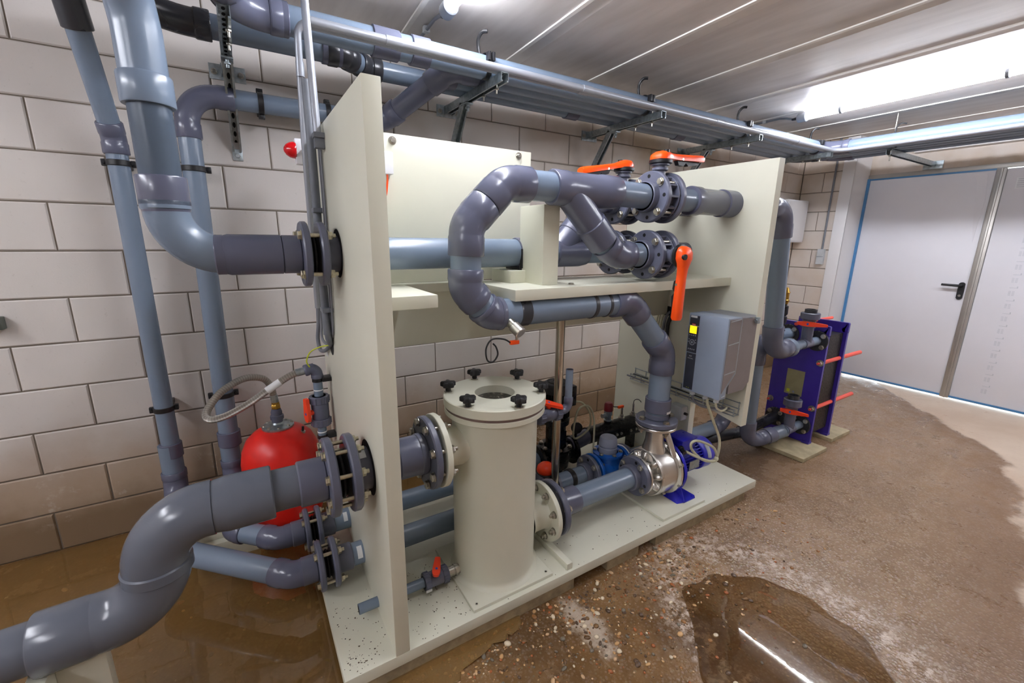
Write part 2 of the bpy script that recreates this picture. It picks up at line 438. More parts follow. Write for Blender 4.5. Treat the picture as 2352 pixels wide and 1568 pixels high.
def pipe_run(par, pts, r, bends, sock=None, pm='pvc_pipe', fm='pvc_fitting', seg=36, trim=(0, 0), fr=1.1, lip=1.17, straight=True):
    """straight 'pipe_section' parts and 'elbow' parts with sockets along a polyline"""
    pts = [V(p) for p in pts]; n = len(pts); sock = sock if sock is not None else r*1.0
    bends = bends if hasattr(bends, '__len__') else [bends]*(n-2)
    cut0 = [0]*n; arcs = {}
    for i in range(1, n-1):
        a, b = pts[i]-pts[i-1], pts[i+1]-pts[i]
        arc, t = arc3(pts[i], a, b, bends[i-1]); arcs[i] = arc; cut0[i] = t
        a.normalize(); b.normalize()
        so = sock[i-1] if hasattr(sock, '__len__') else sock
        P = [arc[0]-a*so, arc[0]-a*(so-.004), arc[0]-a*(so*.12), arc[0]-a*.0]+arc[1:-1]+[arc[-1], arc[-1]+b*(so*.12), arc[-1]+b*(so-.004), arc[-1]+b*so]
        Rr = [r*lip-.003, r*lip, r*lip, r*fr]+[r*fr]*(len(arc)-2)+[r*fr, r*lip, r*lip, r*lip-.003]
        part('elbow', MB().sweep(P, Rr, seg), fm, par)
    if straight:
        for i in range(n-1):
            a = pts[i+1]-pts[i]; L = a.length; a.normalize()
            p = pts[i]+a*(cut0[i]*.999); q = pts[i+1]-a*(cut0[i+1]*.999)
            if (q-p).length > .01: part('pipe_section', MB().cyl(p, q, r, seg=seg), pm, par)

def coupling(par, c, d, r, L, mt='pvc_fitting', name='coupling', f=1.15):
    d = V(d).normalized(); c = V(c); m = MB()
    m.lathe(c-d*L/2, d, [(0, r*.97), (0, r*f-.003), (.003, r*f), (L-.003, r*f), (L, r*f-.003), (L, r*.97)], 40)
    return part(name, m, mt, par)

def arc_label(par, c, d, r, a0, a1, w, mt='label_white'):
    """thin curved sticker on a pipe; angle 0 faces the room, pi/2 faces up (or +x on an upright pipe)"""
    c = V(c); d = V(d).normalized(); e = V((0, 0, 1)) if abs(d.z) < .9 else V((1, 0, 0)); vs = []; n = 10
    for i in range(n+1):
        a = a0+(a1-a0)*i/n; q = V((0, -1, 0))*cos(a)+e*sin(a)
        for h, k in ((-w/2, 0), (w/2, 0), (w/2, -.001), (-w/2, -.001)): vs.append(c+q*(r+k)+d*h)
    fs = [(i*4+j, i*4+(j+1) % 4, i*4+4+(j+1) % 4, i*4+4+j) for i in range(n) for j in range(4)]+[(0, 1, 2, 3), tuple(range(4*n, 4*n+4))]
    return part('label', MB().add(vs, fs), mt, par, 'white paper label')

def catmull(P, n=10, closed=False):
    P = [V(p) for p in P]; out = []
    N = len(P)
    for i in range(N if closed else N-1):
        g = (lambda k: P[k % N]) if closed else (lambda k: P[max(0, min(N-1, k))])
        a, b, c, d = g(i-1), g(i), g(i+1), g(i+2)
        for k in range(n):
            t = k/n
            out.append(.5*((2*b)+(c-a)*t+(2*a-5*b+4*c-d)*t*t+(3*b-a-3*c+d)*t**3))
    if not closed: out.append(P[-1])
    return out

def hose(name, pts, r, mt, par=None, n=10, seg=12, uv=None):
    return part(name, MB().sweep(catmull(pts, n), r, seg, uv=uv), mt, par)

def text(body, size, p, xdir, ydir, mt, par, name='lettering', ext=.0004, align='LEFT', shear=0.0, spacing=1.0):
    """raised lettering turned into a mesh part; p is its lower left corner"""
    cu = bpy.data.curves.new('t', 'FONT'); cu.body = body; cu.size = size; cu.extrude = ext; cu.align_x = align; cu.shear = shear; cu.space_character = spacing
    cu.resolution_u = 3
    o = bpy.data.objects.new('t', cu); COL.objects.link(o)
    dg = bpy.context.evaluated_depsgraph_get(); me = bpy.data.meshes.new_from_object(o.evaluated_get(dg))
    COL.objects.unlink(o); bpy.data.objects.remove(o)
    X, Y = V(xdir).normalized(), V(ydir).normalized(); Z = X.cross(Y)
    me.transform(Matrix((X, Y, Z)).transposed().to_4x4()); me.materials.clear(); me.materials.append(MT[mt])
    q = bpy.data.objects.new(name, me); COL.objects.link(q); q.parent = par
    q.location = V(p)-(WL[par.name] if par is not None else V((0, 0, 0))); WL[q.name] = V(p)
    return q
# ------------------------------------------------------------------ camera
cam = bpy.data.objects.new('camera', bpy.data.cameras.new('camera')); COL.objects.link(cam)
cam.data.sensor_width = 36; cam.data.lens = 992.07/2352*36; cam.data.clip_start = .02
Rm = Matrix.Rotation(-.555718382, 3, 'Z') @ Matrix.Rotation(-.233806535, 3, 'X') @ Matrix.Rotation(-.0133145763, 3, 'Y')
cx, cy, cz = (Rm @ V((1, 0, 0))), (Rm @ V((0, 1, 0))), (Rm @ V((0, 0, 1)))
cam.matrix_world = Matrix.Translation((0, 0, 1.53)) @ Matrix((cx, cz, -cy)).transposed().to_4x4()
SC.camera = cam

# ------------------------------------------------------------------ setting
X0, X1, Y0, YW, DX, PX, CZ = -3.4, 5.6, -3.2, 2.73, 5.99, 5.6, 2.615
struct('floor', MB().box((X0-.1, Y0-.1, -.12), (6.3, YW+.12, 0)), 'wet_floor', flat=True)

def block_face(m, ax, fixed, u0, u1, sgn, zt, joint=.006, dep=.007, off=-.69):
    """sand-lime blocks 0.44 x 0.208 with bevelled joints; ax 'y' = wall across y, ax 'x' = wall across x"""
    for k in range(-1, int(zt/.208)+2):
        z0, z1 = max(0, k*.208-.006), min(zt, (k+1)*.208-.006)
        if z1-z0 < .02: continue
        st = off + (.2205 if k % 2 == 0 else 0)
        i = math.floor((u0-st)/.441)
        while st+i*.441 < u1:
            a, b = max(u0, st+i*.441), min(u1, st+(i+1)*.441); i += 1
            if b-a < .012: continue
            j = joint/2; bv = .005
            A = [(a+j, z0+j), (b-j, z0+j), (b-j, z1-j), (a+j, z1-j)]
            B = [(a+j+bv, z0+j+bv), (b-j-bv, z0+j+bv), (b-j-bv, z1-j-bv), (a+j+bv, z1-j-bv)]
            def P(p, d): return (p[0], fixed+sgn*d, p[1]) if ax == 'y' else (fixed+sgn*d, p[0], p[1])
            vs = [P(p, dep+.02) for p in A]+[P(p, bv) for p in A]+[P(p, 0) for p in B]
            m.add(vs, [(8, 9, 10, 11)]+[(4+t, 4+(t+1) % 4, 8+(t+1) % 4, 8+t) for t in range(4)]+[(t, (t+1) % 4, 4+(t+1) % 4, 4+t) for t in range(4)])
    return m
m = block_face(MB(), 'y', YW, X0, PX, 1, CZ+.05)
m.box((X0-.1, YW+.007, -.1), (DX+.3, YW+.2, CZ+.3), 1)
struct('wall_back', m, ['block_wall', 'mortar'], flat=True)
m = block_face(MB(), 'x', PX, 2.262, YW, 1, CZ+.05, off=2.29)
m.box((PX+.007, 2.262, 0), (DX, YW+.02, CZ+.1), 1)
struct('wall_pier', m, ['block_wall', 'mortar'], flat=True)
m = MB().box((DX+.02, 2.2, -.02), (DX+.2, YW+.1, CZ+.2)).box((DX+.0, -.72, 2.3), (DX+.2, 2.262, CZ+.2)).box((DX, Y0-.1, 0), (DX+.2, -.72, CZ+.2))
struct('wall_right', m, 'block_wall', flat=True)
m = block_face(MB(), 'x', X0, Y0, YW, -1, CZ+.05); m.box((X0-.2, Y0-.1, -.1), (X0-.007, YW+.1, CZ+.2), 1)
struct('wall_left', m, ['block_wall', 'mortar'], flat=True)
m = block_face(MB(), 'y', Y0, X0, DX, -1, CZ+.05); m.box((X0-.1, Y0-.2, -.1), (DX+.2, Y0-.007, CZ+.2), 1)
struct('wall_front', m, ['block_wall', 'mortar'], flat=True)
# white cladding of the pier corner
struct('trim_1', MB().rbox((PX-.012, 2.222, 0), (PX+.004, 2.335, CZ), .002).box((PX-.004, 2.222, 0), (DX-.03, 2.262, CZ)), 'white_paint')
struct('trim_2', MB().rbox((DX-.045, -.72, 2.208), (DX+.02, 2.222, 2.25), .004), 'door_steel')
struct('trim_3', MB().rbox((DX-.10, -.9, 2.425), (DX+.01, 1.86, CZ), .005), 'white_paint')
struct('wall_lintel', MB().box((DX-.03, -.72, 2.25), (DX+.1, 2.222, CZ)), 'block_wall', flat=True)

# ceiling of long slabs, each with a paler shoulder and a white sealed joint
m = MB(); ca = -.05
def cpt(u, w, z): return (u*cos(ca)+w*sin(ca)*0+ (w-2.0)*.05, w, z)
us = [1.53-.666*8+.666*i for i in range(18)]
for u in us:
    u1 = u+.666
    prof = [(u+.007, CZ+.03, 0), (u+.007, CZ+.008, 0), (u+.095, CZ, 0), (u1-.007, CZ, 0), (u1-.007, CZ+.03, 0)]
    for (ua, za, _), (ub, zb, _) in zip(prof, prof[1:]):
        k = 1 if (ua, ub) == (u+.007, u+.095) else 0
        m.add([cpt(ua, Y0-.2, za), cpt(ub, Y0-.2, zb), cpt(ub, YW+.1, zb), cpt(ua, YW+.1, za)], [(0, 1, 2, 3)], k)
m.box((X0-.4, Y0-.4, CZ+.012), (DX+.6, YW+.4, CZ+.3), 2)
struct('ceiling', m, ['ceiling_panel', 'ceiling_band', 'sealant'], flat=True)
m = MB()
for u in us: m.add([cpt(u-.016, Y0, CZ+.003), cpt(u+.016, Y0, CZ+.003), cpt(u+.016, YW, CZ+.003), cpt(u-.016, YW, CZ+.003), cpt(u-.012, Y0, CZ-.006), cpt(u+.012, Y0, CZ-.006), cpt(u+.012, YW, CZ-.006), cpt(u-.012, YW, CZ-.006)],
      [(4, 5, 6, 7), (0, 1, 5, 4), (3, 2, 6, 7), (1, 2, 6, 5), (0, 3, 7, 4)])
struct('trim_4', m, 'sealant', flat=True)

# doors
d1 = struct('door_1', MB().rbox((DX-.045, 1.25, .03), (DX-.003, 2.205, 2.20), .006), 'door_white')
part('door_frame', MB().box((DX-.06, 2.197, .02), (DX+.0, 2.222, 2.21)), 'film_blue', d1, 'blue film left along the frame')
part('frame_head', MB().box((DX-.05, 1.25, 2.192), (DX-.01, 2.2, 2.208)), 'film_blue', d1, 'blue film left along the frame')
part('door_sweep', MB().rbox((DX-.055, 1.25, .025), (DX+.0, 2.2, .045), .003), 'film_blue', d1)
part('loose_film', MB().prism([(1.30, 2.17), (1.40, 2.185), (1.36, 2.10), (1.315, 1.70), (1.29, 1.55), (1.275, 1.95)], 'x', DX-.0475, DX-.0455), 'door_white', d1, flat=True)
YH, ZH = 1.285, 1.09
h = part('escutcheon', MB().prism([(YH+.024*cos(t*pi/8), ZH+.06*(1 if 0 < t < 8 else (-1 if t > 8 else 0))+.024*sin(t*pi/8)) for t in range(16)], 'x', DX-.058, DX-.044), 'black_plastic', d1)
part('lever_handle', MB().sweep([(DX-.05, YH, ZH+.052), (DX-.095, YH, ZH+.052), (DX-.105, YH+.01, ZH+.052), (DX-.105, YH+.135, ZH+.054)], [.012, .012, .012, .0115], 14), 'black_plastic', h)
part('key_cylinder', MB().cyl((DX-.058, YH, ZH-.045), (DX-.064, YH, ZH-.045), .011, seg=16), 'steel_bolt', h)
d2 = struct('door_2', MB().rbox((DX-.045, -.70, .03), (DX-.003, 1.18, 2.20), .006), 'door_white')
part('edge_strip', MB().rbox((DX-.062, 1.182, .02), (DX-.0, 1.248, 2.205), .006).rbox((DX-.074, 1.203, .02), (DX-.05, 1.222, 2.205), .004), 'door_steel', d2, 'brushed metal strip between the leaves')
part('door_sweep', MB().rbox((DX-.055, -.70, .025), (DX+.0, 1.182, .045), .003), 'film_blue', d2)
m = MB()
for k in range(15):
    z = .14+k*.118
    for c, w in ((0, .006), (.022, .006)):
        for q in range(4):
            m.box((DX-.0462, .945+c-.008, z+q*.011), (DX-.0448, .945+c+.008, z+q*.011+.005))
    m.box((DX-.0462, .923, z+.066), (DX-.0448, .931, z+.084)).box((DX-.0462, .931, z+.066), (DX-.0448, .975, z+.070))
part('printed_film_marks', m, 'ink_light', d2, 'faint grey print down the protective film', flat=True)
m = MB().box((DX-.0462, .94, 2.02), (DX-.0448, 1.11, 2.115)); part('sticker', m, 'label_white', d2)
m = MB()
for k in range(5): m.box((DX-.0472, 1.10-.05-.02*((k*7) % 3), 2.03+k*.017), (DX-.0460, 1.10, 2.038+k*.017))
part('print', m, 'ink_light', d2, flat=True)

# ------------------------------------------------------------------ lamps
def lamp(x, y0, L, label, cable=True):
    dx = .05; z = CZ-.048
    t = thing('tube_lamp', label, 'lamp', (x, y0, z), 'tubular ceiling lamps')
    P = lambda s, h=0: V((x-dx*s, y0-s, z+h))
    part('tube', MB().cyl(P(.06), P(L-.06), .026, seg=24), 'tube_light', t)
    for a, b in ((0, .075), (L-.075, L)):
        part('end_cap', MB().cyl(P(a), P(b), .037, seg=28, ch=.006), 'grey_duct', t)
    for s in (.33, L-.33):
        part('clip', MB().ring(P(s), V((-dx, -1, 0)), .034, .0265, .02, 24).box((x-dx*s-.012, y0-s-.01, z+.03), (x-dx*s+.012, y0-s+.01, CZ)), 'grey_duct', t)
    if cable:
        part('cable_gland', MB().cyl(P(0), P(-.05), .014, .009, seg=14), 'black_plastic', t)
        part('cable_conduit', MB().sweep([P(-.04), P(-.1, .02), P(-.16, .03), P(y0-2.71 if y0 < 2.6 else -.3, .03)], .0085, 12), 'grey_duct', t)
        part('conduit_clip', MB().rbox((x+dx*.3-.016, y0+.28, z+.018), (x+dx*.3+.016, y0+.31, CZ), .003), 'grey_light', t)
    return t
lamp(.955, 2.17, 1.57, 'tubular ceiling lamp above the tall left panel, cut by the top edge')
lamp(4.215, 2.17, 1.57, 'lit tubular ceiling lamp towards the white doors, right of the photo')
lamp(-2.2, 2.17, 1.57, 'tubular ceiling lamp left of the photo, outside its frame')
for x in (-2.2, 4.3): lamp(x, .3, 1.57, 'tubular ceiling lamp added outside the frame for fill light, second row', cable=False)  # unseen lamps added to brighten the room from the camera side

# daylight seen through the slit under the doors
W = bpy.data.worlds.new('world'); SC.world = W; W.use_nodes = True
bg = W.node_tree.nodes['Background']; bg.inputs[0].default_value = (.85, .93, 1, 1); bg.inputs[1].default_value = 3.0

# ------------------------------------------------------------------ the skid frame
sk = thing('pump_skid_frame', 'cream plastic skid frame of base board, two upright panels and shelf carrying the pump pipework', 'frame', (1.34, 1.75, 0))
ZB = .105
part('base_board', MB().rbox((.137, 1.232, .058), (2.545, 2.22, ZB), .003), 'cream', sk)
for a, b in ((.19, 1.115), (1.318, 1.529), (1.655, 2.45)):
    part('runner', MB().box((a, 1.24, 0), (b, 2.2, .058)), 'wood_block', sk, 'wet brownish runner board under the base')
def hole_disc(y, z, r, x=.306, nm='pipe_opening'):
    part(nm, MB().cyl((x, y, z), (x+.004, y, z), r, seg=40), 'dark_hole', sk)
part('left_panel', MB().rbox((.307, 1.232, ZB), (.358, 2.285, 1.931), .003), ['cream'], sk)
hole_disc(1.72, 1.468, .088); hole_disc(1.457, .728, .1); hole_disc(2.04, 1.055, .05)
part('right_panel', MB().prism([(1.232, .52), (1.232, 1.931), (2.2, 1.931), (2.2, ZB), (1.56, ZB), (1.56, .555), (1.40, .55)], 'x', 2.284, 2.334), 'cream', sk)
m = MB().rbox((.358, 1.40, 1.293), (.566, 1.79, 1.338), .003)
part('stub_shelf', m, 'cream', sk)
part('shelf', MB().rbox((.882, 1.40, 1.293), (2.284, 1.79, 1.338), .003).rbox((.358, 1.775, 1.30), (.884, 1.85, 1.337), .002), 'cream', sk)
part('cross_beam', MB().rbox((.358, 1.80, 1.066), (1.20, 1.842, 1.30), .003).rbox((1.195, 1.80, 1.072), (2.284, 1.842, 1.30), .003), 'cream', sk)
part('back_board', MB().rbox((.358, 1.84, 1.338), (1.236, 1.862, 1.931), .002), 'cream', sk)
for x, z in ((.567, 1.905), (1.165, 1.908)):
    m = MB().cyl((x, 1.84, z), (x, 1.836, z), .0155, seg=24).hexa((x, 1.836, z), (0, -1, 0), .0105, .01)
    part('screw', m, 'steel_bolt', sk)
part('pipe_post', MB().rbox((1.078, 1.50, 1.338), (1.16, 1.68, 1.668), .002), 'cream', sk)
part('saddle_block', MB().rbox((1.0, 1.63, 1.338), (1.16, 1.80, 1.392), .002), 'cream', sk)
part('prop_pole', MB().cyl((1.283, 1.62, ZB), (1.283, 1.62, 1.295), .0215, seg=28), 'pole_steel', sk, 'round stainless pole under the shelf')
part('rib', MB().rbox((1.074, 1.243, ZB), (1.104, 1.76, .137), .002), 'cream', sk)
m = MB().hexa((1.22, 1.48, 1.338), (0, 0, 1), .012, .007).cyl((1.22, 1.48, 1.336), (1.22, 1.48, 1.339), .016, seg=18)
part('screw', m, 'steel_bolt', sk)
part('label', MB().box((.3062, 2.17, .962), (.3072, 2.215, .985)), 'label_white', sk)
# dirt lying on the base board
m = MB(); rnd = random.Random(3)
for k in range(330):
    if k < 200: x, y = rnd.uniform(.15, .62), rnd.uniform(1.245, 1.6)
    elif k < 240: x, y = .19+rnd.gauss(0, .025), 1.29+rnd.gauss(0, .03)
    else: x, y = rnd.uniform(.4, 2.4), rnd.uniform(1.24, 1.43)
    x = max(.145, min(2.5, x)); y = max(1.237, y)
    if .30 < x < .365 and y > 1.23: continue
    if .61 < x < 1.01 and y > 1.25 and k >= 200: continue
    s = rnd.uniform(.0012, .0042); a = rnd.uniform(0, pi); e = rnd.uniform(.3, 1)
    c, q = cos(a)*s, sin(a)*s
    m.add([(x-c, y-q, ZB), (x+q*e, y-c*e, ZB), (x+c, y+q, ZB), (x-q*e, y+c*e, ZB), (x, y, ZB+s*.6)], [(0, 1, 4), (1, 2, 4), (2, 3, 4), (3, 0, 4)])
solo('dirt_crumbs', m, 'debris', 'dark crumbs of dirt scattered over the cream base board', 'dirt', kind='stuff', flat=True)

# ------------------------------------------------------------------ strainer tank
TX, TY = .825, 1.457
tk = thing('strainer_tank', 'tall cream cylindrical strainer tank with bolted round lid and six black star knobs', 'tank', (TX, TY, ZB))
part('base_plate', MB().rbox((.622, 1.253, ZB), (1.004, 1.655, .119), .002), 'cream', tk)
for x, y in ((.645, 1.278), (.982, 1.276)):
    part('screw', MB().cyl((x, y, .119), (x, y, .1195), .006, seg=16).hexa((x, y, .1192), (0, 0, 1), .0032, .0008, 1), ['steel_bolt', 'dark_hole'], tk)
part('body', MB().lathe((TX, TY, .119), (0, 0, 1), [(0, .195), (.004, .192), (.01, .183), (.02, .177), (.03, .176), (.73, .176), (.745, .176)], 72), 'cream', tk)
part('body_flange', MB().ring((TX, TY, .859), (0, 0, 1), .206, .15, .022, 72), 'cream', tk)
part('gasket', MB().ring((TX, TY, .8755), (0, 0, 1), .203, .15, .011, 72, ch=.001), 'gasket_brown', tk)
part('lid', MB().ring((TX, TY, .9), (0, 0, 1), .209, .082, .038, 96, ch=.003), 'cream', tk)
part('sight_window', MB().cyl((TX, TY, .884), (TX, TY, .887), .0835, seg=48), 'dark_water', tk)
def star(par, x, y, z):
    m = MB(); P = []
    for i in range(60):
        t = 2*pi*i/60; r = .0265+.0062*cos(5*t); P.append((x+r*cos(t), y+r*sin(t)))
    def sc(k): return [((px-x)*k+x, (py-y)*k+y) for px, py in P]
    lev = [(z+.018, .82), (z+.021, 1), (z+.034, 1), (z+.039, .86), (z+.041, .5)]
    vs = []; n = 60
    for zz, k in lev: vs += [(a, b, zz) for a, b in sc(k)]
    fs = [list(range(n))[::-1], list(range((len(lev)-1)*n, len(lev)*n))]
    for l in range(len(lev)-1):
        fs += [(l*n+i, l*n+(i+1) % n, (l+1)*n+(i+1) % n, (l+1)*n+i) for i in range(n)]
    m.add(vs, fs); m.lathe((x, y, z), (0, 0, 1), [(0, .0), (0, .0105), (.012, .0115), (.02, .016)], 20)
    return m
for k in range(6):
    a = R(-91+60*k); x, y = TX+.19*cos(a), TY+.19*sin(a)
    kb = part('star_knob', star(None, x, y, .922), 'black_plastic', tk)
    part('washer', MB().cyl((x, y, .919), (x, y, .9225), .0165, seg=20), 'steel_bolt', kb)
# side nozzles
ZU, ZL = .728, .275
part('upper_nozzle', MB().lathe((.585, TY, ZU), (1, 0, 0), [(0, .078), (.045, .078), (.075, .080), (.1, .092)], 40), 'cream', tk)
part('nozzle_flange', MB().ring((.566, TY, ZU), (1, 0, 0), .143, .06, .022, 56, ch=.002), 'cream', tk)
part('lower_nozzle', MB().lathe((.985, TY, ZL), (1, 0, 0), [(0, .09), (.012, .082), (.03, .076), (.085, .076), (.095, .082)], 40), 'cream', tk)
part('nozzle_flange', MB().ring((1.09, TY, ZL), (1, 0, 0), .141, .06, .022, 56, ch=.002), 'cream', tk)
part('drain_nipple', MB().cyl((.6, TY, .15), (.66, TY, .15), .021, seg=24).cyl((.628, TY, .15), (.64, TY, .15), .0245, seg=24), 'steel_bolt', tk)

# ------------------------------------------------------------------ small ball valves
def ball_valve(name, label, c, d, up, r=.016, hl=.062, hmat='red_handle', L=.10, group=None, tag_=None, hdir=None):
    """grey true-union ball valve: body along d, stem along up, handle across hdir"""
    c = V(c); d = V(d).normalized(); up = V(up).normalized()
    t = thing(name, label, 'valve', c, group)
    part('body', MB().lathe(c-d*L/2, d, [(0, r), (0, r*1.55), (L*.1, r*1.6), (L*.2, r*1.65), (L*.25, r*1.9), (L*.75, r*1.9), (L*.8, r*1.65), (L*.9, r*1.6), (L, r*1.55), (L, r)], 30), 'pvc_fitting', t)
    for s in (-1, 1):
        q = c+d*(s*L*.38)
        m = MB(); n = 12; m.ring(q, d, r*2.15, r, L*.24, 48, ch=.002)
        _, u, v = basis(d)
        for k in range(n):
            a = 2*pi*k/n; p = q+(u*cos(a)+v*sin(a))*r*2.15
            m.cyl(p-d*L*.1, p+d*L*.1, r*.16, seg=8)
        part('union_nut', m, 'pvc_fitting', t)
    hz = V(hdir).normalized() if hdir else d
    side = up.cross(hz)
    part('stem', MB().cyl(c+up*r*1.2, c+up*r*2.9, r*.62, seg=18), 'red_handle', t)
    b = c+up*(r*2.7)
    prof = [(-hl, .5), (-hl*.93, .7), (0, 1.0), (hl*.25, 1.02), (hl*.5, .7), (hl*.56, .3)]
    top = [b+hz*s+side*w*r for s, w in prof]+[b+hz*s-side*w*r for s, w in prof[::-1]]
    n = len(top); vs = [p for p in top]+[p+up*r*.75 for p in top]
    h = part('handle', MB().add(vs, [list(range(n))[::-1], list(range(n, 2*n))]+[(i, (i+1) % n, n+(i+1) % n, n+i) for i in range(n)]), hmat, t)
    part('handle_cap', MB().cyl(b+up*r*.6, b+up*r*.8, r*.3, seg=16), 'blue_dot', h, 'blue dot on the handle')
    return t
dv = ball_valve('ball_valve', 'small grey drain valve with red-orange handle at the foot of the cream tank', (.545, TY, .15), (1, 0, 0), (0, -.25, .97), r=.0165, hl=.055, L=.105, hdir=(-.45, -.85, -.2))
part('tag', MB().box((.49, 1.419, .128), (.515, 1.4205, .139)), 'label_white', dv)
t = thing('drain_pipe', 'short grey drain pipe stub sticking out through the left cream panel', 'pipe', (.30, TY, .15))
part('pipe_section', MB().cyl((.234, TY, .15), (.50, TY, .15), .0195, seg=28).cyl((.2335, TY, .15), (.2345, TY, .15), .016, seg=24, mi=1), ['pvc_pipe', 'dark_hole'], t)
t = ball_valve('ball_valve', 'small grey vent valve with red-orange handle beside the tank lid', (1.1, TY, .765), (1, 0, 0), (-.1, -.2, .97), r=.018, hl=.07, L=.12, hdir=(-1, .35, .35))
t = thing('vent_pipe', 'open blue-grey vent pipe rising from a valve beside the stainless pole', 'pipe', (1.21, TY, .76))
pipe_run(t, [(1.15, TY, .765), (1.215, TY, .765), (1.215, TY, .955)], .017, .03, sock=.03, lip=1.25, fr=1.2)
part('pipe_end', MB().ring((1.215, TY, .9555), (0, 0, 1), .0172, .0145, .003, 24, ch=.0005).cyl((1.215, TY, .95), (1.215, TY, .9552), .0146, mi=1), ['pvc_fitting', 'dark_hole'], t)
part('elbow_inlet', MB().cyl((1.0, TY, .765), (1.06, TY, .765), .02), 'pvc_fitting', t)

# ------------------------------------------------------------------ flanged rubber joints through the left panel
def rubber_joint(t, c, d, x1, x2, Ro, rp, th, n, ph=0.0, s=.014, hub=.06, hubr=None, holes=True):
    """two backing rings at distances x1 < x2 along +x, black bellows between them, long bolts"""
    y, z = c
    for i, (x, sd) in enumerate(((x1, 1), (x2, -1))):
        part('flange', flange_mb((x, y, z), (1, 0, 0), Ro, rp, th, n, None, None, hub, hubr or rp*1.13, side=sd), 'pvc_flange', t)
    a, b = x1+th/2, x2-th/2; g = b-a
    prof = [(0, rp*1.02), (0, rp*1.25), (g*.12, rp*1.22), (g*.3, rp*1.06), (g*.42, rp*1.2), (g*.58, rp*1.2), (g*.7, rp*1.06), (g*.88, rp*1.22), (g, rp*1.25), (g, rp*1.02)]
    part('bellows', MB().lathe((a, y, z), (1, 0, 0), prof, 44), 'rubber', t, 'black rubber bellows')
    bolts_round(t, (x2+th/2+.001, y, z), (-1, 0, 0), (Ro+rp*1.2)/2, n, x2-x1+th+.001, s, ph, 'brass_bolt')

# --- big S-bend suction pipe at the lower left
t = thing('suction_pipe', 'thick grey S-bend pipe sweeping from the lower left corner into the left panel', 'pipe', (-.3, TY, .4))
rS = .067; zs = ZU; zl = .462; xb = -.306
def swp(x0, z0, a0, a1, Rb, n=20): return [V((x0+Rb*cos(a0+(a1-a0)*i/n), TY, z0+Rb*sin(a0+(a1-a0)*i/n))) for i in range(n+1)]
Rb = (zs-zl)/2
P1 = swp(xb+Rb, zs-Rb, pi/2, pi, Rb)
part('elbow', MB().sweep([(xb+Rb+.02, TY, zs)]+P1+[(xb, TY, zs-Rb-.012)], [rS*1.21]*(len(P1)+2), 56), 'pvc_grey', t)
P2 = swp(xb-Rb, zl+Rb, 0, -pi/2, Rb)
part('elbow', MB().sweep([(xb, TY, zl+Rb+.014)]+P2+[(xb-Rb-.02, TY, zl)], [rS*1.18]+[rS*1.21]*(len(P2)+1), 56), 'pvc_grey', t)
part('coupling', MB().cyl((xb, TY, zs-Rb-.03), (xb, TY, zs-Rb+.006), rS*1.28, seg=56, ch=.004), 'pvc_grey', t)
for a, b, f in ((-.13, .006, 1.25),):
    part('socket', MB().lathe((a, TY, zs), (1, 0, 0), [(-.03, rS*1.14), (-.005, rS*1.2), (.012, rS*f), (b-a-.004, rS*f), (b-a, rS*f-.004), (b-a, rS)], 56), 'pvc_grey', t)
part('pipe_section', MB().cyl((-.01, TY, zs), (.12, TY, zs), rS, seg=56), 'pvc_grey', t)
dl = V((-1, -.035, -.012)).normalized(); s0 = V((xb-Rb, TY, zl))
part('socket', MB().lathe(s0+dl*.02, dl, [(-.03, rS*1.14), (-.005, rS*1.2), (.012, rS*1.24), (.115, rS*1.24), (.119, rS*1.21), (.119, rS)], 56), 'pvc_grey', t)
part('pipe_section', MB().cyl(s0+dl*.1, s0+dl*1.6, rS, seg=56), 'pvc_grey', t)
rubber_joint(t, (TY, zs), 1, .178, .247, .135, rS, .029, 8, pi/8, .0145, hub=.085, hubr=rS*1.12)
part('pipe_section', MB().cyl((.24, TY, zs), (.5, TY, zs), rS, seg=48), 'pvc_fitting', t)
part('socket', MB().lathe((.408, TY, zs), (1, 0, 0), [(0, rS), (0, rS*1.13-.003), (.004, rS*1.13), (.1, rS*1.13)], 48), 'pvc_fitting', t)
part('flange', flange_mb((.527, TY, zs), (1, 0, 0), .1405, rS, .026, 8, None, None, .03, rS*1.18), 'pvc_flange', t)
bolts_round(t, (.578, TY, zs), (-1, 0, 0), .119, 8, .066, .0155, pi/8)
part('label', MB().lathe((.272, TY, zs), (1, 0, 0), [(0, rS+.0008), (.022, rS+.0008)], 56), 'pvc_flange', t)
arc_label(t, (.282, TY, zs), (1, 0, 0), rS*1.13+.0016, .95, 1.4, .022)
# cream prop under it
pr = thing('pipe_support', 'cream plank prop under the thick grey S-bend pipe at the lower left', 'support', (-.52, TY, 0))
part('plank', MB().rbox((-.60, TY-.11, 0), (-.555, TY+.11, zl-rS*1.05), .003), 'cream', pr)
part('plank', MB().rbox((-.555, TY-.02, 0), (-.45, TY+.02, zl-rS*1.2), .003), 'cream_edge', pr)

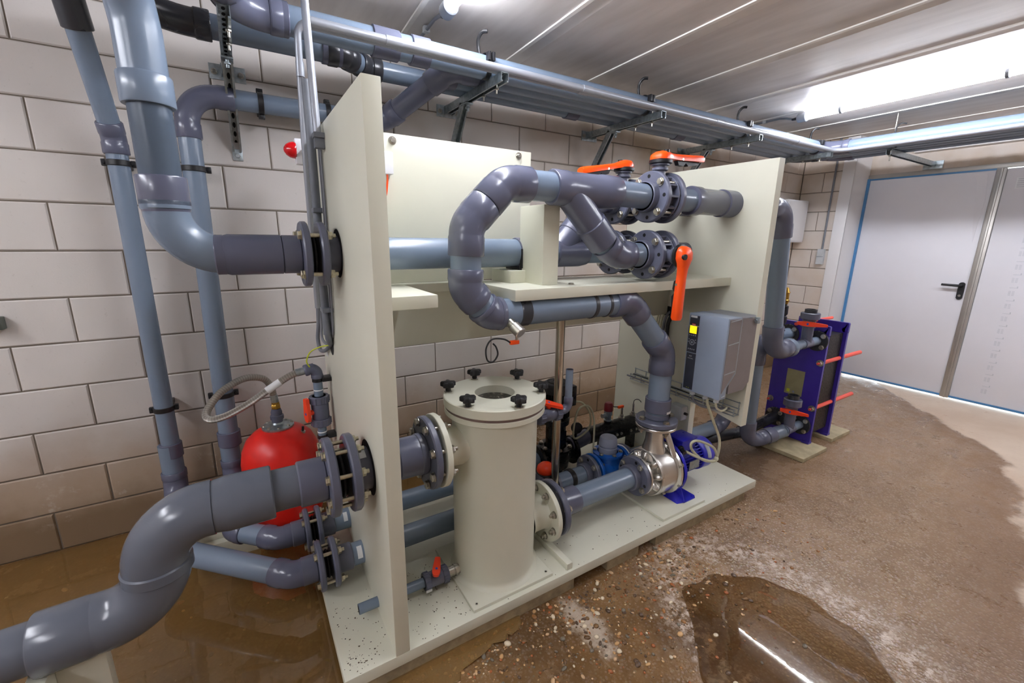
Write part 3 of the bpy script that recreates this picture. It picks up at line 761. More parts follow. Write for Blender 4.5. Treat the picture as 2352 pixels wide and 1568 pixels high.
# --- top inlet: riser, bend, joint, clear run behind the panel
t = thing('inlet_riser', 'thick grey riser pipe bending into the flanged joint high on the left panel', 'pipe', (-.178, 1.72, 1.47))
xr, zr, rI = -.176, 1.466, .0525
pipe_run(t, [(xr, 1.72, 2.06), (xr, 1.72, zr), (-.02, 1.72, zr)], rI, .135, sock=[.03], seg=44, fr=1.14, lip=1.22, fm='pvc_pipe')
part('pipe_section', MB().cyl((xr, 1.72, 1.6), (xr, 1.72, 1.95), rI, seg=44), 'pvc_pipe', t)
part('socket', MB().lathe((xr, 1.72, 1.605), (0, 0, 1), [(-.02, rI*1.1), (.01, rI*1.22), (.088, rI*1.22), (.092, rI*1.18), (.092, rI)], 44), 'pvc_fitting', t)
part('coupling', MB().lathe((xr, 1.72, 1.888), (0, 0, 1), [(0, rI), (0, rI*1.2), (.004, rI*1.24), (.076, rI*1.24), (.08, rI*1.2), (.08, rI)], 44), 'pvc_pipe', t)
# upper sweep bending towards the room
U = [(xr, 1.72, 1.95), (xr, 1.72, 2.08)]+[(xr-.012*i/9, 1.72-.16*(1-cos(i/9*pi/3)), 2.08+.16*sin(i/9*pi/3)) for i in range(1, 10)]
e = V(U[-1])-V(U[-2]); e.normalize()
U.append(tuple(V(U[-1])+e*.05))
part('bend', MB().sweep(U, [rI*1.1]*len(U), 44), 'pvc_pipe', t)
part('socket', MB().sweep([V(U[-1])-e*.02, V(U[-1])+e*.2], rI*1.26, 44), 'pvc_black', t)
part('pipe_section', MB().cyl((-.07, 1.72, zr), (-.04, 1.72, zr), rI*1.22, seg=44, ch=.003), 'pvc_fitting', t)
part('coupling', MB().lathe((-.046, 1.72, zr), (1, 0, 0), [(0, rI), (0, .062), (.016, .0665), (.168, .0665), (.17, .063)], 44), 'pvc_fitting', t)
rubber_joint(t, (1.72, zr), 1, .196, .252, .1135, .06, .025, 4, pi/4, .0155, hub=.06, hubr=.0655)
part('pipe_section', MB().cyl((.26, 1.72, zr), (.36, 1.72, zr), .0625, seg=44), 'pvc_black', t)
t2 = thing('return_pipe', 'pale blue-grey pipe lying straight along the back board behind the loop', 'pipe', (.7, 1.72, zr))
part('pipe_section', MB().cyl((.36, 1.72, zr), (1.34, 1.72, zr), .0625, seg=44), 'pvc_pipe', t2)
# saddle clamp on the cream block
c = thing('pipe_clamp', 'black saddle clamp holding the straight pipe on a cream block', 'clamp', (1.09, 1.72, 1.392))
part('strap', MB().ring((1.09, 1.72, zr), (1, 0, 0), .069, .0628, .03, 40), 'pvc_flange', c)
part('foot', MB().rbox((1.065, 1.66, 1.392), (1.13, 1.78, 1.404), .002).rbox((1.072, 1.652, 1.4), (1.108, 1.668, zr+.02), .002), 'black_plastic', c)
part('screw', MB().cyl((1.09, 1.648, zr), (1.09, 1.66, zr), .011, seg=16), 'black_plastic', c)
# rear wye and rear lines
part('wye_hub', MB().lathe((1.29, 1.72, zr), (1, 0, 0), [(0, .062), (.006, .07), (.12, .07), (.16, .07), (.2, .064), (.2, .055)], 44), 'pvc_fitting', t2)
part('pipe_section', MB().cyl((1.45, 1.72, zr), (1.66, 1.72, zr), .055, seg=36), 'pvc_pipe', t2)
d45 = V((.707, 0, .707))
part('branch', MB().cyl((1.33, 1.72, zr+.02), V((1.33, 1.72, zr+.02))+d45*.3, .062, seg=36).cyl(V((1.33, 1.72, zr+.02))+d45*.09, V((1.33, 1.72, zr+.02))+d45*.2, .066, seg=36, ch=.003), 'pvc_fitting', t2)
part('elbow', MB().sweep([V((1.33, 1.72, zr+.02))+d45*.27, (1.55, 1.72, 1.70), (1.59, 1.72, 1.722), (1.64, 1.72, 1.728), (1.68, 1.72, 1.728)], .062, 32), 'pvc_fitting', t2)

# ------------------------------------------------------------------ butterfly valves
def butterfly(label, c, stem, hand, tilt=0.0, group='lever butterfly valves on the skid'):
    c = V(c); X = V((1, 0, 0)); stem = V(stem).normalized(); hand = V(hand).normalized()
    t = thing('butterfly_valve', label, 'valve', c)
    Rf, rp = .1145, .055
    for s in (-1, 1):
        part('flange', flange_mb(c+X*s*.052, X, Rf, rp, .026, 8, .091, (1, 3, 5, 7) , .035, rp*1.2, ph=pi/8+.35, hr=.0085, side=-s), ['pvc_flange', 'dark_hole'], t)
        part('gasket', MB().ring(c+X*s*.0345, X, .098, rp, .009, 44, ch=.001), 'rubber', t)
    m = MB().ring(c, X, .074, .05, .06, 44)
    for s in (-1, 1): m.ring(c+X*s*.0270, X, .102, .05, .006, 48, ch=.001)
    _, u, v = basis(X)
    for k in range(12):
        a = 2*pi*k/12; q = c+(u*cos(a)+v*sin(a))*.087; rt = V((0, 0, 1)).rotation_difference(u*cos(a)+v*sin(a)).to_matrix()
        m.box(q-V((.023, .004, .013)), q+V((.023, .004, .013)), 0, rt, q)
    part('body', m, 'pvc_flange', t)
    bolts_round(t, c+X*.066, -X, .091, 4, .132, .0155, pi/8+.35)
    n0 = c+stem*.085
    part('neck', MB().lathe(n0, stem, [(0, .03), (.012, .026), (.03, .026), (.036, .036), (.046, .036), (.048, .03), (.054, .03), (.056, .042), (.062, .042)], 32), 'pvc_flange', t)
    p0 = n0+stem*.062
    part('lock_plate', MB().lathe(p0, stem, [(0, .0), (0, .045), (.004, .052), (.016, .052), (.02, .046), (.02, 0)], 40), 'black_plastic', t)
    b = p0+stem*.02; side = stem.cross(hand)
    vs = []; fs = []; secs = []
    for s, w, h, lo in ((-.044, .014, .010, .0), (-.036, .032, .026, .0), (-.015, .042, .036, .0), (.012, .042, .038, .0), (.034, .033, .034, .002), (.06, .026, .029, .002), (.10, .0235, .027, .0), (.20, .025, .027, -.002), (.280, .025, .028, -.004), (.292, .021, .024, 0)):
        o = b+hand*s+stem*(tilt*max(0, s)); k = len(vs)
        for w_, h_ in ((-1, lo), (-1, h*.55), (-.82, h*.85), (-.4, h), (.4, h), (.82, h*.85), (1, h*.55), (1, lo)):
            vs.append(o+side*w*w_+stem*h_)
        secs.append(k)
    for a, q in zip(secs, secs[1:]):
        for i in range(8): fs.append((a+i, a+(i+1) % 8, q+(i+1) % 8, q+i))
    fs.append(list(range(8))[::-1]); fs.append([secs[-1]+i for i in range(8)])
    h = part('handle', MB().add(vs, fs), 'orange', t, 'orange lever', sharp=50)
    tp = [(.075, -.002), (.10, -.02), (.125, -.017), (.15, -.002)]
    q = MB()
    P = []
    for w in (-.011, .011):
        for s, z in ((.10, .004), (.115, -.02), (.15, -.024), (.165, -.010), (.185, -.024), (.262, -.016), (.268, .004)): P.append(b+hand*s+stem*(z+tilt*s)+side*w)
    q.add(P, [list(range(7))[::-1], list(range(7, 14))]+[(i, (i+1) % 7, 7+(i+1) % 7, 7+i) for i in range(7)])
    part('trigger', q, 'black_plastic', h)
    part('pin', MB().cyl(b+hand*.128+side*.024+stem*(.004+tilt*.128), b+hand*.128-side*.024+stem*(.004+tilt*.128), .006, seg=14), 'steel_bolt', h)
    part('pivot_cap', MB().cyl(b+hand*.004-side*.026+stem*.028, b+hand*.004-side*.026+stem*.0405, .0125, seg=20), 'black_plastic', h)
    return t
XV = 1.70
butterfly('grey flanged butterfly valve with orange lever pointing right, on the upper front pipe', (XV, TY, 1.725), (0, 0, 1), (1, 0, 0), .06)
butterfly('grey flanged butterfly valve with orange lever hanging down towards the room', (XV, TY, 1.463), (0, -1, 0), (-.02, 0, -1), 0)
butterfly('grey flanged butterfly valve with orange lever pointing left, on the rear upper pipe', (1.735, 1.72, 1.725), (0, 0, 1), (-1, 0, 0), -.17)
rb = butterfly('grey flanged butterfly valve half hidden behind the front lower valve', (1.735, 1.72, zr), (0, 1, 0), (1, 0, 0), 0)

# --- discharge loop
t = thing('discharge_pipe', 'grey pipe loop rising from the silver pump and doubling back over the shelf', 'pipe', (1.845, TY, .58))
xd, zh, zu = 1.845, 1.243, 1.73
pts = [(xd, TY, .60), (xd, TY, .958), (1.557, TY, zh), (.80, TY, zh), (.698, TY, 1.345), (.706, TY, 1.574), (.862, TY, zu), (1.10, TY, zu)]
pipe_run(t, pts, .057, [.10, .10, .07, .07, .09, .09], sock=[.075, .07, .02, .043, .073, .072], seg=48, fr=1.13, lip=1.17)
coupling(t, (xd, TY, .665), (0, 0, 1), .057, .075, f=1.2)
arc_label(t, (xd, TY, .634), (0, 0, 1), .057*1.2+.0006, -.1, .75, .013)
part('flange', flange_mb((xd, TY, .572), (0, 0, 1), .112, .05, .028, 4, None, None, .03, .062, side=-1), 'pvc_flange', t)
bolts_round(t, (xd, TY, .535), (0, 0, 1), .09, 4, .052, .0155, pi/4+.5)
for x, w in ((.945, .05), (1.315, .022), (1.40, .018)): coupling(t, (x, TY, zh), (1, 0, 0), .055, w, 'pvc_black', 'ring', 1.1)
# tee with 45 degree branch
part('tee_body', MB().lathe((1.075, TY, zu), (1, 0, 0), [(0, .055), (0, .066), (.004, .069), (.07, .069), (.075, .066), (.25, .066), (.255, .069), (.345, .069), (.35, .066), (.35, .055)], 44), 'pvc_fitting', t)
part('pipe_section', MB().cyl((1.40, TY, zu), (1.66, TY, 1.725), .055, seg=44), 'pvc_pipe', t)
db = V((.72, 0, -.70)).normalized(); b0 = V((1.17, TY, zu-.015))
part('branch', MB().cyl(b0, b0+db*.20, .0625, seg=44), 'pvc_fitting', t)
part('branch_socket', MB().lathe(b0+db*.165, db, [(0, .06), (.004, .068), (.115, .068), (.118, .065), (.118, .05)], 44), 'pvc_fitting', t)
e0 = b0+db*.28; E1 = (1.455, TY, 1.463)
pipe_run(t, [e0, E1, (1.66, TY, 1.463)], .055, [.12], sock=[.05], seg=44, fr=1.12, lip=1.17)
part('flange_hub', MB().ring((1.625, TY, 1.725), (1, 0, 0), .067, .05, .05, 44), 'pvc_flange', t)
part('flange_hub', MB().ring((1.625, TY, 1.463), (1, 0, 0), .067, .05, .05, 44), 'pvc_flange', t)
t = thing('outlet_pipe', 'short dark grey pipe from the upper front valve through the right panel', 'pipe', (2.0, TY, 1.725))
part('pipe_section', MB().cyl((1.76, TY, 1.725), (1.97, TY, 1.725), .055, seg=40), 'pvc_pipe', t)
part('socket', MB().lathe((1.93, TY, 1.725), (1, 0, 0), [(0, .055), (0, .066), (.004, .07), (.06, .07), (.075, .064), (.25, .064), (.256, .070), (.354, .070)], 44), 'pvc_fitting', t)
t = thing('cross_pipe', 'short grey elbow leaving the front lower valve towards the rear pipe', 'pipe', (1.86, TY+.1, 1.463))
pipe_run(t, [(1.76, TY, 1.463), (1.862, TY, 1.463), (1.862, 1.72, 1.463)], .055, [.07], sock=[.02], fr=1.13, lip=1.22)
t = thing('rear_outlet', 'grey rear pipes running from the rear valves into the right panel', 'pipe', (2.0, 1.72, 1.47))
for z in (zr, 1.725): part('pipe_section', MB().cyl((1.79, 1.72, z), (2.29, 1.72, z), .055, seg=32), 'pvc_fitting', t)
# temperature sensor under the loop
t = thing('flow_sensor', 'steel sensor plug with orange connector on the underside of the loop pipe', 'sensor', (.86, TY-.05, 1.21))
d = V((.25, -.75, -.5)).normalized(); p = V((.85, TY, zh))+d*.05
part('boss', MB().cyl(p, p+d*.03, .019, seg=24), 'steel_bolt', t)
part('plug', MB().cyl(p+d*.03, p+d*.075, .0235, seg=28, ch=.002), 'stainless', t)
q = p+d*.05
part('stalk', MB().cyl(q, q+V((0, 0, -.045)), .006, seg=12), 'steel_bolt', t)
part('connector', MB().rbox(q+V((-.03, -.008, -.058)), q+V((.008, .008, -.042)), .003), 'orange', t)
hose('cable', [q+V((-.028, 0, -.05)), q+V((-.06, 0, -.032)), q+V((-.11, .0, -.028)), q+V((-.135, 0, -.06)), q+V((-.13, 0, -.105)), q+V((-.105, 0, -.115)), q+V((-.085, 0, -.09)), q+V((-.092, 0, -.06)), q+V((-.105, .0, -.045))], .0032, 'cable_black', t)

# ------------------------------------------------------------------ the silver pump with blue motor
t = thing('circulation_pump', 'stainless centrifugal pump with blue motor on the cream base board', 'pump', (1.93, TY, ZB))
za = ZL
part('mounting_plate', MB().rbox((1.72, 1.253, ZB), (2.066, 1.66, .12), .002), 'cream', t)
part('suction_flange', MB().ring((1.729, TY, za), (1, 0, 0), .109, .045, .013, 48, ch=.003), 'stainless', t)
m = MB().lathe((1.735, TY, za), (1, 0, 0), [(0, .06), (.02, .058), (.045, .060), (.052, .07), (.055, .108), (.052, .116), (.046, .121), (.045, .127), (.050, .132), (.058, .131), (.066, .134), (.158, .136), (.163, .130), (.166, .142), (.170, .152), (.186, .153), (.19, .147), (.196, .147)], 72)
part('volute', m, 'stainless', t)
for k in range(9):
    a = 2*pi*k/9+.2
    b = MB().sphere((0, 0, 0), 1, seg=20)
    c = V((1.786, TY+cos(a)*.088, za+sin(a)*.088)); q = Quaternion((1, 0, 0), a)
    b.v = [tuple(c+q @ V((p[0]*.026, p[1]*.036, p[2]*.019))) for p in b.v]
    part('boss', b, 'stainless', t)
part('discharge_neck', MB().lathe((1.845, TY, za+.08), (0, 0, 1), [(0, .075), (.05, .062), (.1, .05), (.16, .048), (.172, .06), (.176, .06)], 40), 'stainless', t)
part('discharge_flange', MB().ring((1.845, TY, .546), (0, 0, 1), .109, .04, .016, 48, ch=.003), 'stainless', t)
for s in (-1, 1):
    part('neck_rib', MB().sweep([(1.845+.035, TY+s*.035, .53), (1.895, TY+s*.07, .44), (1.905, TY+s*.095, .375)], [.017, .016, .014], 14), 'stainless', t)
me = bolt_mesh(.02, .011)
for k in range(8):
    a = 2*pi*k/8+.35
    inst('bolt', me, t, (1.931, TY+cos(a)*.143, za+sin(a)*.143), (-1, 0, 0))
for a in (-.95, -1.25, -1.55): inst('drain_plug', bolt_mesh(.004, .013, tail=False), t, (1.86, TY-cos(a)*.134, za+sin(a)*.134), (0, -cos(a), sin(a)))
part('adapter', MB().lathe((1.931, TY, za), (1, 0, 0), [(0, .152), (.004, .155), (.02, .155), (.03, .13), (.05, .095), (.06, .09), (.06, .03)], 56), 'pump_blue', t)
m = MB().cyl((1.985, TY, za), (2.22, TY, za), .068, seg=40)
for k in range(30):
    a = 2*pi*k/30; c = V((2.10, TY+cos(a)*.074, za+sin(a)*.074))
    m.box(c-V((.095, .002, .012)), c+V((.095, .002, .012)), 0, Quaternion((1, 0, 0), a-pi/2).to_matrix(), c)
mo = part('motor', m, 'pump_blue', t)
part('nameplate', MB().box((2.06, TY-.089, za-.03), (2.15, TY-.083, za+.022)), 'zinc', mo)
part('fan_cover', MB().lathe((2.195, TY, za), (1, 0, 0), [(0, .08), (0, .09), (.004, .094), (.075, .096), (.1, .09), (.115, .07), (.117, 0)], 48), 'pump_blue', t)
part('rating_label', MB().sweep([V((2.235, TY-cos(a)*.0945, za+sin(a)*.0945)) for a in [.1+.09*i for i in range(10)]], .014, 6), 'grey_light', t)
part('terminal_box', MB().rbox((2.02, TY-.055, za+.07), (2.145, TY+.05, za+.135), .01).rbox((2.015, TY-.06, za+.135), (2.15, TY+.055, za+.15), .006), 'pump_blue', t)
part('cable_gland', MB().hexa((2.0, TY-.055, za+.112), (-.25, -1, -.1), .019, .02).cyl((1.997, TY-.07, za+.11), (1.985, TY-.1, za+.105), .012, seg=16), 'black_plastic', t)
m = MB().prism([(TY-.07, .225), (TY-.115, .235), (TY-.165, .124), (TY-.165, .12), (TY+.165, .12), (TY+.165, .124), (TY+.115, .235), (TY+.07, .225), (TY, .15)], 'x', 1.936, 1.944)
for s in (-1, 1):
    m.prism([(1.936, TY+s*.02), (2.03, TY+s*.02), (2.045, TY+s*.035), (2.045, TY+s*.15), (2.03, TY+s*.165), (1.936, TY+s*.165)], 'z', .12, .126)
    vs = [(1.938, TY+s*.165, .124), (1.938, TY+s*.05, .124), (1.938, TY+s*.07, .19), (1.895, TY+s*.15, .12), (1.895, TY+s*.05, .12)]
    m.add(vs, [(0, 3, 4, 1), (0, 2, 3), (2, 4, 3), (1, 4, 2), (0, 1, 2)])
part('foot', m, 'pump_blue', t)
hose('motor_cable', [(2.0, 1.36, .385), (2.04, 1.335, .36), (2.13, 1.32, .315), (2.20, 1.315, .29), (2.235, 1.315, .30), (2.19, 1.315, .375), (2.10, 1.32, .43), (2.03, 1.33, .455), (2.0, 1.335, .44), (2.03, 1.34, .39), (2.12, 1.335, .315), (2.2, 1.33, .285), (2.24, 1.32, .31), (2.225, 1.31, .42), (2.15, 1.315, .55), (2.085, 1.32, .66), (2.075, 1.32, .70)], .0075, 'cable_ivory', t)
part('cable_tie', MB().sphere((2.225, 1.315, .30), .014, seg=10), 'cable_ivory', t)
# suction side pipe
t = thing('suction_line', 'blue-grey pipe from the tank foot flange to the silver pump', 'pipe', (1.43, TY, ZL))
part('flange', flange_mb((1.146, TY, ZL), (1, 0, 0), .133, .055, .028, 8, None, None, .045, .072, side=-1), 'pvc_flange', t)
part('gasket', MB().ring((1.117, TY, ZL), (1, 0, 0), .12, .05, .03, 44), 'rubber', t)
bolts_round(t, (1.079, TY, ZL), (1, 0, 0), .112, 8, .082, .0155, pi/8)
part('socket', MB().lathe((1.16, TY, ZL), (1, 0, 0), [(0, .076), (.03, .075), (.06, .068), (.125, .066), (.128, .062), (.128, .05)], 44), 'pvc_fitting', t)
part('pipe_section', MB().cyl((1.26, TY, ZL), (1.68, TY, ZL), .055, seg=44), 'pvc_pipe', t)
part('flange', flange_mb((1.706, TY, ZL), (1, 0, 0), .109, .055, .028, 8, .088, (0, 2, 4, 6), .04, .069, hr=.009, ph=.2), ['pvc_flange', 'dark_hole'], t)
bolts_round(t, (1.737, TY, ZL), (-1, 0, 0), .088, 4, .045, .015, pi/4+.2)

# ------------------------------------------------------------------ the two low lines behind the tank
YL, YM, ZP, rL = 1.69, 1.96, .215, .047
t = thing('low_front_pipe', 'grey pipe bent low on the left towards the nearer small flanged joint', 'pipe', (-.41, 2.1, .1))
pipe_run(t, [(-.412, 2.6, .50), (-.412, 2.6, ZP), (-.412, 2.135, ZP), (.035, YL, ZP), (.11, YL, ZP)], rL, [.1, .07, .07], sock=[.04, .04, .05], lip=1.15)
rubber_joint(t, (YL, ZP), 1, .138, .192, .1, rL, .022, 4, pi/4+.3, .0145, hub=.06, hubr=rL*1.16)
part('pipe_section', MB().cyl((.19, YL, ZP), (1.22, YL, ZP), rL, seg=36), 'pvc_pipe', t)
part('pipe_section', MB().cyl((1.33, YL, ZP), (1.59, YL, ZP), rL, seg=36), 'pvc_pipe', t)
arc_label(t, (.289, YL, ZP), (1, 0, 0), rL+.0006, .1, 1.2, .02)
part('flange', flange_mb((1.588, YL, ZP), (1, 0, 0), .1, rL, .024, 8, .078, (0, 2, 4, 6), .04, .058, hr=.008), ['pvc_flange', 'dark_hole'], t)
bolts_round(t, (1.625, YL, ZP), (-1, 0, 0), .078, 4, .05, .0145, pi/4)
part('flange', flange_mb((1.868, YL, ZP), (1, 0, 0), .1, rL, .024, 8, None, None, .04, .058, side=-1), ['pvc_flange', 'dark_hole'], t)
bolts_round(t, (1.83, YL, ZP), (1, 0, 0), .078, 4, .05, .0145, pi/4)
pipe_run(t, [(1.88, YL, ZP), (2.92, 1.70, ZP), (2.92, 1.70, .80), (2.36, 1.70, .80)], rL, [.1, .1], sock=.05)
c = thing('pipe_clamp', 'black saddle clamp round the low pipe in front of the blue meter', 'clamp', (1.45, YL, ZB))
part('strap', MB().ring((1.45, YL, ZP), (1, 0, 0), rL*1.12, rL*1.0, .03, 36), 'black_plastic', c)
part('foot', MB().rbox((1.43, YL-.06, ZB), (1.47, YL+.06, ZP-rL*.7), .004), 'black_plastic', c)
# grey butterfly-like valve with orange dome behind the tank
t = thing('diaphragm_valve', 'small grey valve with round orange top low behind the cream tank', 'valve', (1.275, YL, ZP))
part('body', MB().lathe((1.22, YL, ZP), (1, 0, 0), [(0, .04), (0, .09), (.016, .09), (.02, .06), (.09, .06), (.094, .09), (.11, .09), (.11, .04)], 36), 'pvc_flange', t)
part('neck', MB().lathe((1.275, YL, ZP+.05), (0, 0, 1), [(0, .03), (.02, .03), (.024, .05), (.04, .052), (.044, .045)], 28), 'black_plastic', t)
part('dome', MB().lathe((1.275, YL, ZP+.094), (0, 0, 1), [(0, .046), (.01, .05), (.03, .046), (.046, .03), (.052, 0)], 32), 'red_handle', t)

t = thing('low_rear_pipe', 'grey pipe bent low on the left towards the farther small flanged joint', 'pipe', (-.16, 2.2, .1))
pipe_run(t, [(-.163, 2.6, .5), (-.163, 2.6, ZP), (-.163, 2.125, ZP), (.005, YM, ZP), (.1, YM, ZP)], rL*.95, [.1, .06, .06], sock=[.04, .035, .05], lip=1.15)
rubber_joint(t, (YM, ZP), 1, .122, .172, .096, rL, .021, 4, pi/4+.2, .0135, hub=.055, hubr=rL*1.16)
part('pipe_section', MB().cyl((.17, YM, ZP), (1.44, YM, ZP), rL, seg=36), 'pvc_pipe', t)
arc_label(t, (.285, YM, ZP), (1, 0, 0), rL+.0006, .3, 1.2, .018)
s = thing('pipe_support', 'cream board standing in the water under the low pipes by the wall', 'support', (-.2, 2.3, 0))
part('board', MB().rbox((-.335, 2.275, 0), (-.075, 2.30, ZP-rL*1.4), .002), 'cream_edge', s)
part('board', MB().rbox((-.335, 2.235, 0), (-.075, 2.275, .10), .002), 'cream', s)

# ------------------------------------------------------------------ blue water meter
t = thing('water_meter', 'blue flanged water meter with grey cap on the low pipe', 'meter', (1.728, YL, ZP))
for x in (1.622, 1.834): part('flange', MB().ring((x, YL, ZP), (1, 0, 0), .1, .045, .018, 44), 'meter_blue', t)
m = MB().lathe((1.63, YL, ZP), (1, 0, 0), [(0, .056), (.03, .058), (.06, .072), (.1, .076), (.14, .072), (.17, .058), (.198, .056)], 40)
m.lathe((1.728, YL, ZP), (0, 0, 1), [(.03, .07), (.075, .068), (.082, .085), (.096, .087), (.1, .06)], 36)
part('body', m, 'meter_blue', t)
for k in range(6):
    a = 2*pi*k/6+.3; inst('bolt', bolt_mesh(.004, .011, tail=False), t, (1.728+cos(a)*.074, YL+sin(a)*.074, ZP+.096))
part('cap', MB().lathe((1.728, YL, ZP+.096), (0, 0, 1), [(0, .054), (.03, .054), (.033, .051), (.04, .051), (.044, .054), (.085, .05), (.092, .044), (.094, 0)], 40), 'grey_cap', t)
hose('wire', [(1.775, YL-.03, ZP+.14), (1.80, YL-.055, ZP+.13), (1.835, YL-.075, ZP+.08), (1.85, YL-.075, ZP), (1.86, YL-.07, ZP-.08)], .0035, 'white_plastic', t)

# ------------------------------------------------------------------ black vertical pump
xp, yp = 1.545, YM
t = thing('inline_pump', 'black vertical inline pump with finned motor behind the stainless pole', 'pump', (xp, yp, ZB))
part('casing', MB().lathe((xp, yp, ZB), (0, 0, 1), [(0, .05), (.02, .055), (.04, .085), (.11, .098), (.15, .1), (.155, .106), (.172, .106), (.175, .07)], 44).cyl((xp-.13, yp, ZP), (xp+.13, yp, ZP), .055, seg=32), 'black_paint', t)
for s in (-1, 1): part('flange', MB().ring((xp+s*.13, yp, ZP), (1, 0, 0), .09, .04, .02, 36), 'black_paint', t)
for k in range(6):
    a = 2*pi*k/6+.2; inst('bolt', bolt_mesh(.004, .013, tail=False), t, (xp+cos(a)*.09, yp+sin(a)*.09, ZB+.172))
part('column', MB().lathe((xp, yp, ZB+.17), (0, 0, 1), [(0, .062), (.15, .062), (.155, .08), (.19, .084), (.2, .07)], 40).box((xp-.03, yp-.068, ZB+.2), (xp+.03, yp-.06, ZB+.29)), 'black_paint', t)
m = MB().cyl((xp, yp, ZB+.37), (xp, yp, ZB+.53), .066, seg=36)
for k in range(26):
    a = 2*pi*k/26; c = V((xp+cos(a)*.072, yp+sin(a)*.072, ZB+.45))
    m.box(c-V((.009, .002, .075)), c+V((.009, .002, .075)), 0, Quaternion((0, 0, 1), a).to_matrix(), c)
part('motor', m, 'black_paint', t)
fc = part('fan_cover', MB().lathe((xp, yp, ZB+.525), (0, 0, 1), [(0, .082), (.045, .084), (.06, .078), (.066, .066), (.066, 0)], 44), 'black_plastic', t)
m = MB()
for k in range(36):
    a = 2*pi*k/36; m.box((xp+cos(a)*.045-.002, yp+sin(a)*.045-.018, ZB+.59), (xp+cos(a)*.045+.002, yp+sin(a)*.045+.018, ZB+.594), 0, Quaternion((0, 0, 1), a-pi/2).to_matrix())
part('grille', m, 'black_plastic', fc)
part('arrow_sticker', MB().cyl((xp, yp, ZB+.591), (xp, yp, ZB+.5955), .014, seg=3), 'cable_yellow', fc)
part('terminal_box', MB().rbox((xp+.07, yp-.05, ZB+.43), (xp+.115, yp+.05, ZB+.56), .01), 'black_paint', t)
hose('pump_cable', [(xp+.10, yp-.03, ZB+.45), (xp+.16, yp-.05, ZB+.44), (xp+.22, yp-.06, ZB+.36), (xp+.22, yp-.06, ZB+.26), (xp+.14, yp-.04, ZB+.2), (xp+.10, yp-.05, ZB+.25), (xp+.12, yp-.06, ZB+.40), (xp+.19, yp-.07, ZB+.42), (xp+.235, yp-.08, ZB+.34), (xp+.21, yp-.12, ZB+.2), (xp+.16, yp-.16, ZB+.06)], .006, 'cable_ivory', t)
# electric heater manifold with safety valve and probes
ym, zm = YM, .278
t = thing('heater_manifold', 'black horizontal manifold with red-capped safety valve and probes behind the silver pump', 'manifold', (2.0, ym, ZB))
part('barrel', MB().cyl((1.80, ym, zm), (2.284, ym, zm), .055, seg=40).rbox((1.90, ym-.06, zm-.055), (2.27, ym+.06, zm-.004), .008), 'black_paint', t)
part('inlet_pipe', MB().cyl((1.66, ym, zm-.03), (1.82, ym, zm), .05, seg=32), 'pvc_fitting', t)
part('stand', MB().box((1.93, ym-.03, ZB), (1.96, ym+.03, zm-.05)).box((2.2, ym-.03, ZB), (2.23, ym+.03, zm-.05)), 'black_paint', t)
for x in (1.93, 2.02, 2.06, 2.15, 2.2): inst('bolt', bolt_mesh(.003, .009, tail=False), t, (x, ym-.058, zm-.02), (0, -1, .2))
xv = 1.985
part('boss', MB().cyl((xv, ym, zm+.03), (xv, ym, zm+.075), .026, seg=24), 'black_paint', t)
sv = part('safety_valve', MB().lathe((xv, ym, zm+.07), (0, 0, 1), [(0, .0), (0, .028), (.006, .028), (.008, .022), (.04, .022), (.042, .029), (.075, .027), (.078, 0)], 28).cyl((xv, ym, zm+.11), (xv-.055, ym, zm+.11), .015, seg=18), 'zinc', t)
part('cap', MB().lathe((xv, ym, zm+.14), (0, 0, 1), [(0, .03), (.045, .029), (.056, .022), (.058, 0)], 28), 'red_dark', sv)
for x, h in ((2.115, .03), (2.225, .02)):
    pb = part('probe', MB().cyl((x, ym, zm+.05), (x, ym, zm+.065), .021, seg=20).hexa((x, ym, zm+.065), (0, 0, 1), .013, .02).cyl((x, ym, zm+.085), (x, ym, zm+.12+h), .007, seg=12), 'steel_bolt', t)
    if x < 2.2:
        part('connector', MB().rbox((x-.04, ym-.008, zm+.135), (x+.008, ym+.008, zm+.152), .003), 'orange', pb)
        hose('wire', [(x-.035, ym, zm+.145), (x-.07, ym+.01, zm+.15), (x-.11, ym+.03, zm+.155)], .003, 'cable_black', pb)
    else:
        hose('wire', [(x, ym, zm+.13), (x+.005, ym, zm+.165), (x+.04, ym-.01, zm+.165), (x+.08, ym-.02, zm+.12)], .0025, 'cable_black', pb)
# pressure gauge
t = thing('pressure_gauge', 'round black pressure gauge between the black pump and its manifold', 'gauge', (1.70, YM, .33))
part('dial', MB().lathe((1.70, YM-.02, .365), (-.3, -1, .25), [(-.02, 0), (-.02, .034), (.004, .036), (.008, .034), (.008, .031), (.004, .031), (.004, 0)], 32), 'black_plastic', t)
part('stem', MB().cyl((1.70, YM, .26), (1.70, YM-.015, .34), .009, seg=14).sphere((1.70, YM, .265), .04, (1.3, 1, .8)), 'black_paint', t)

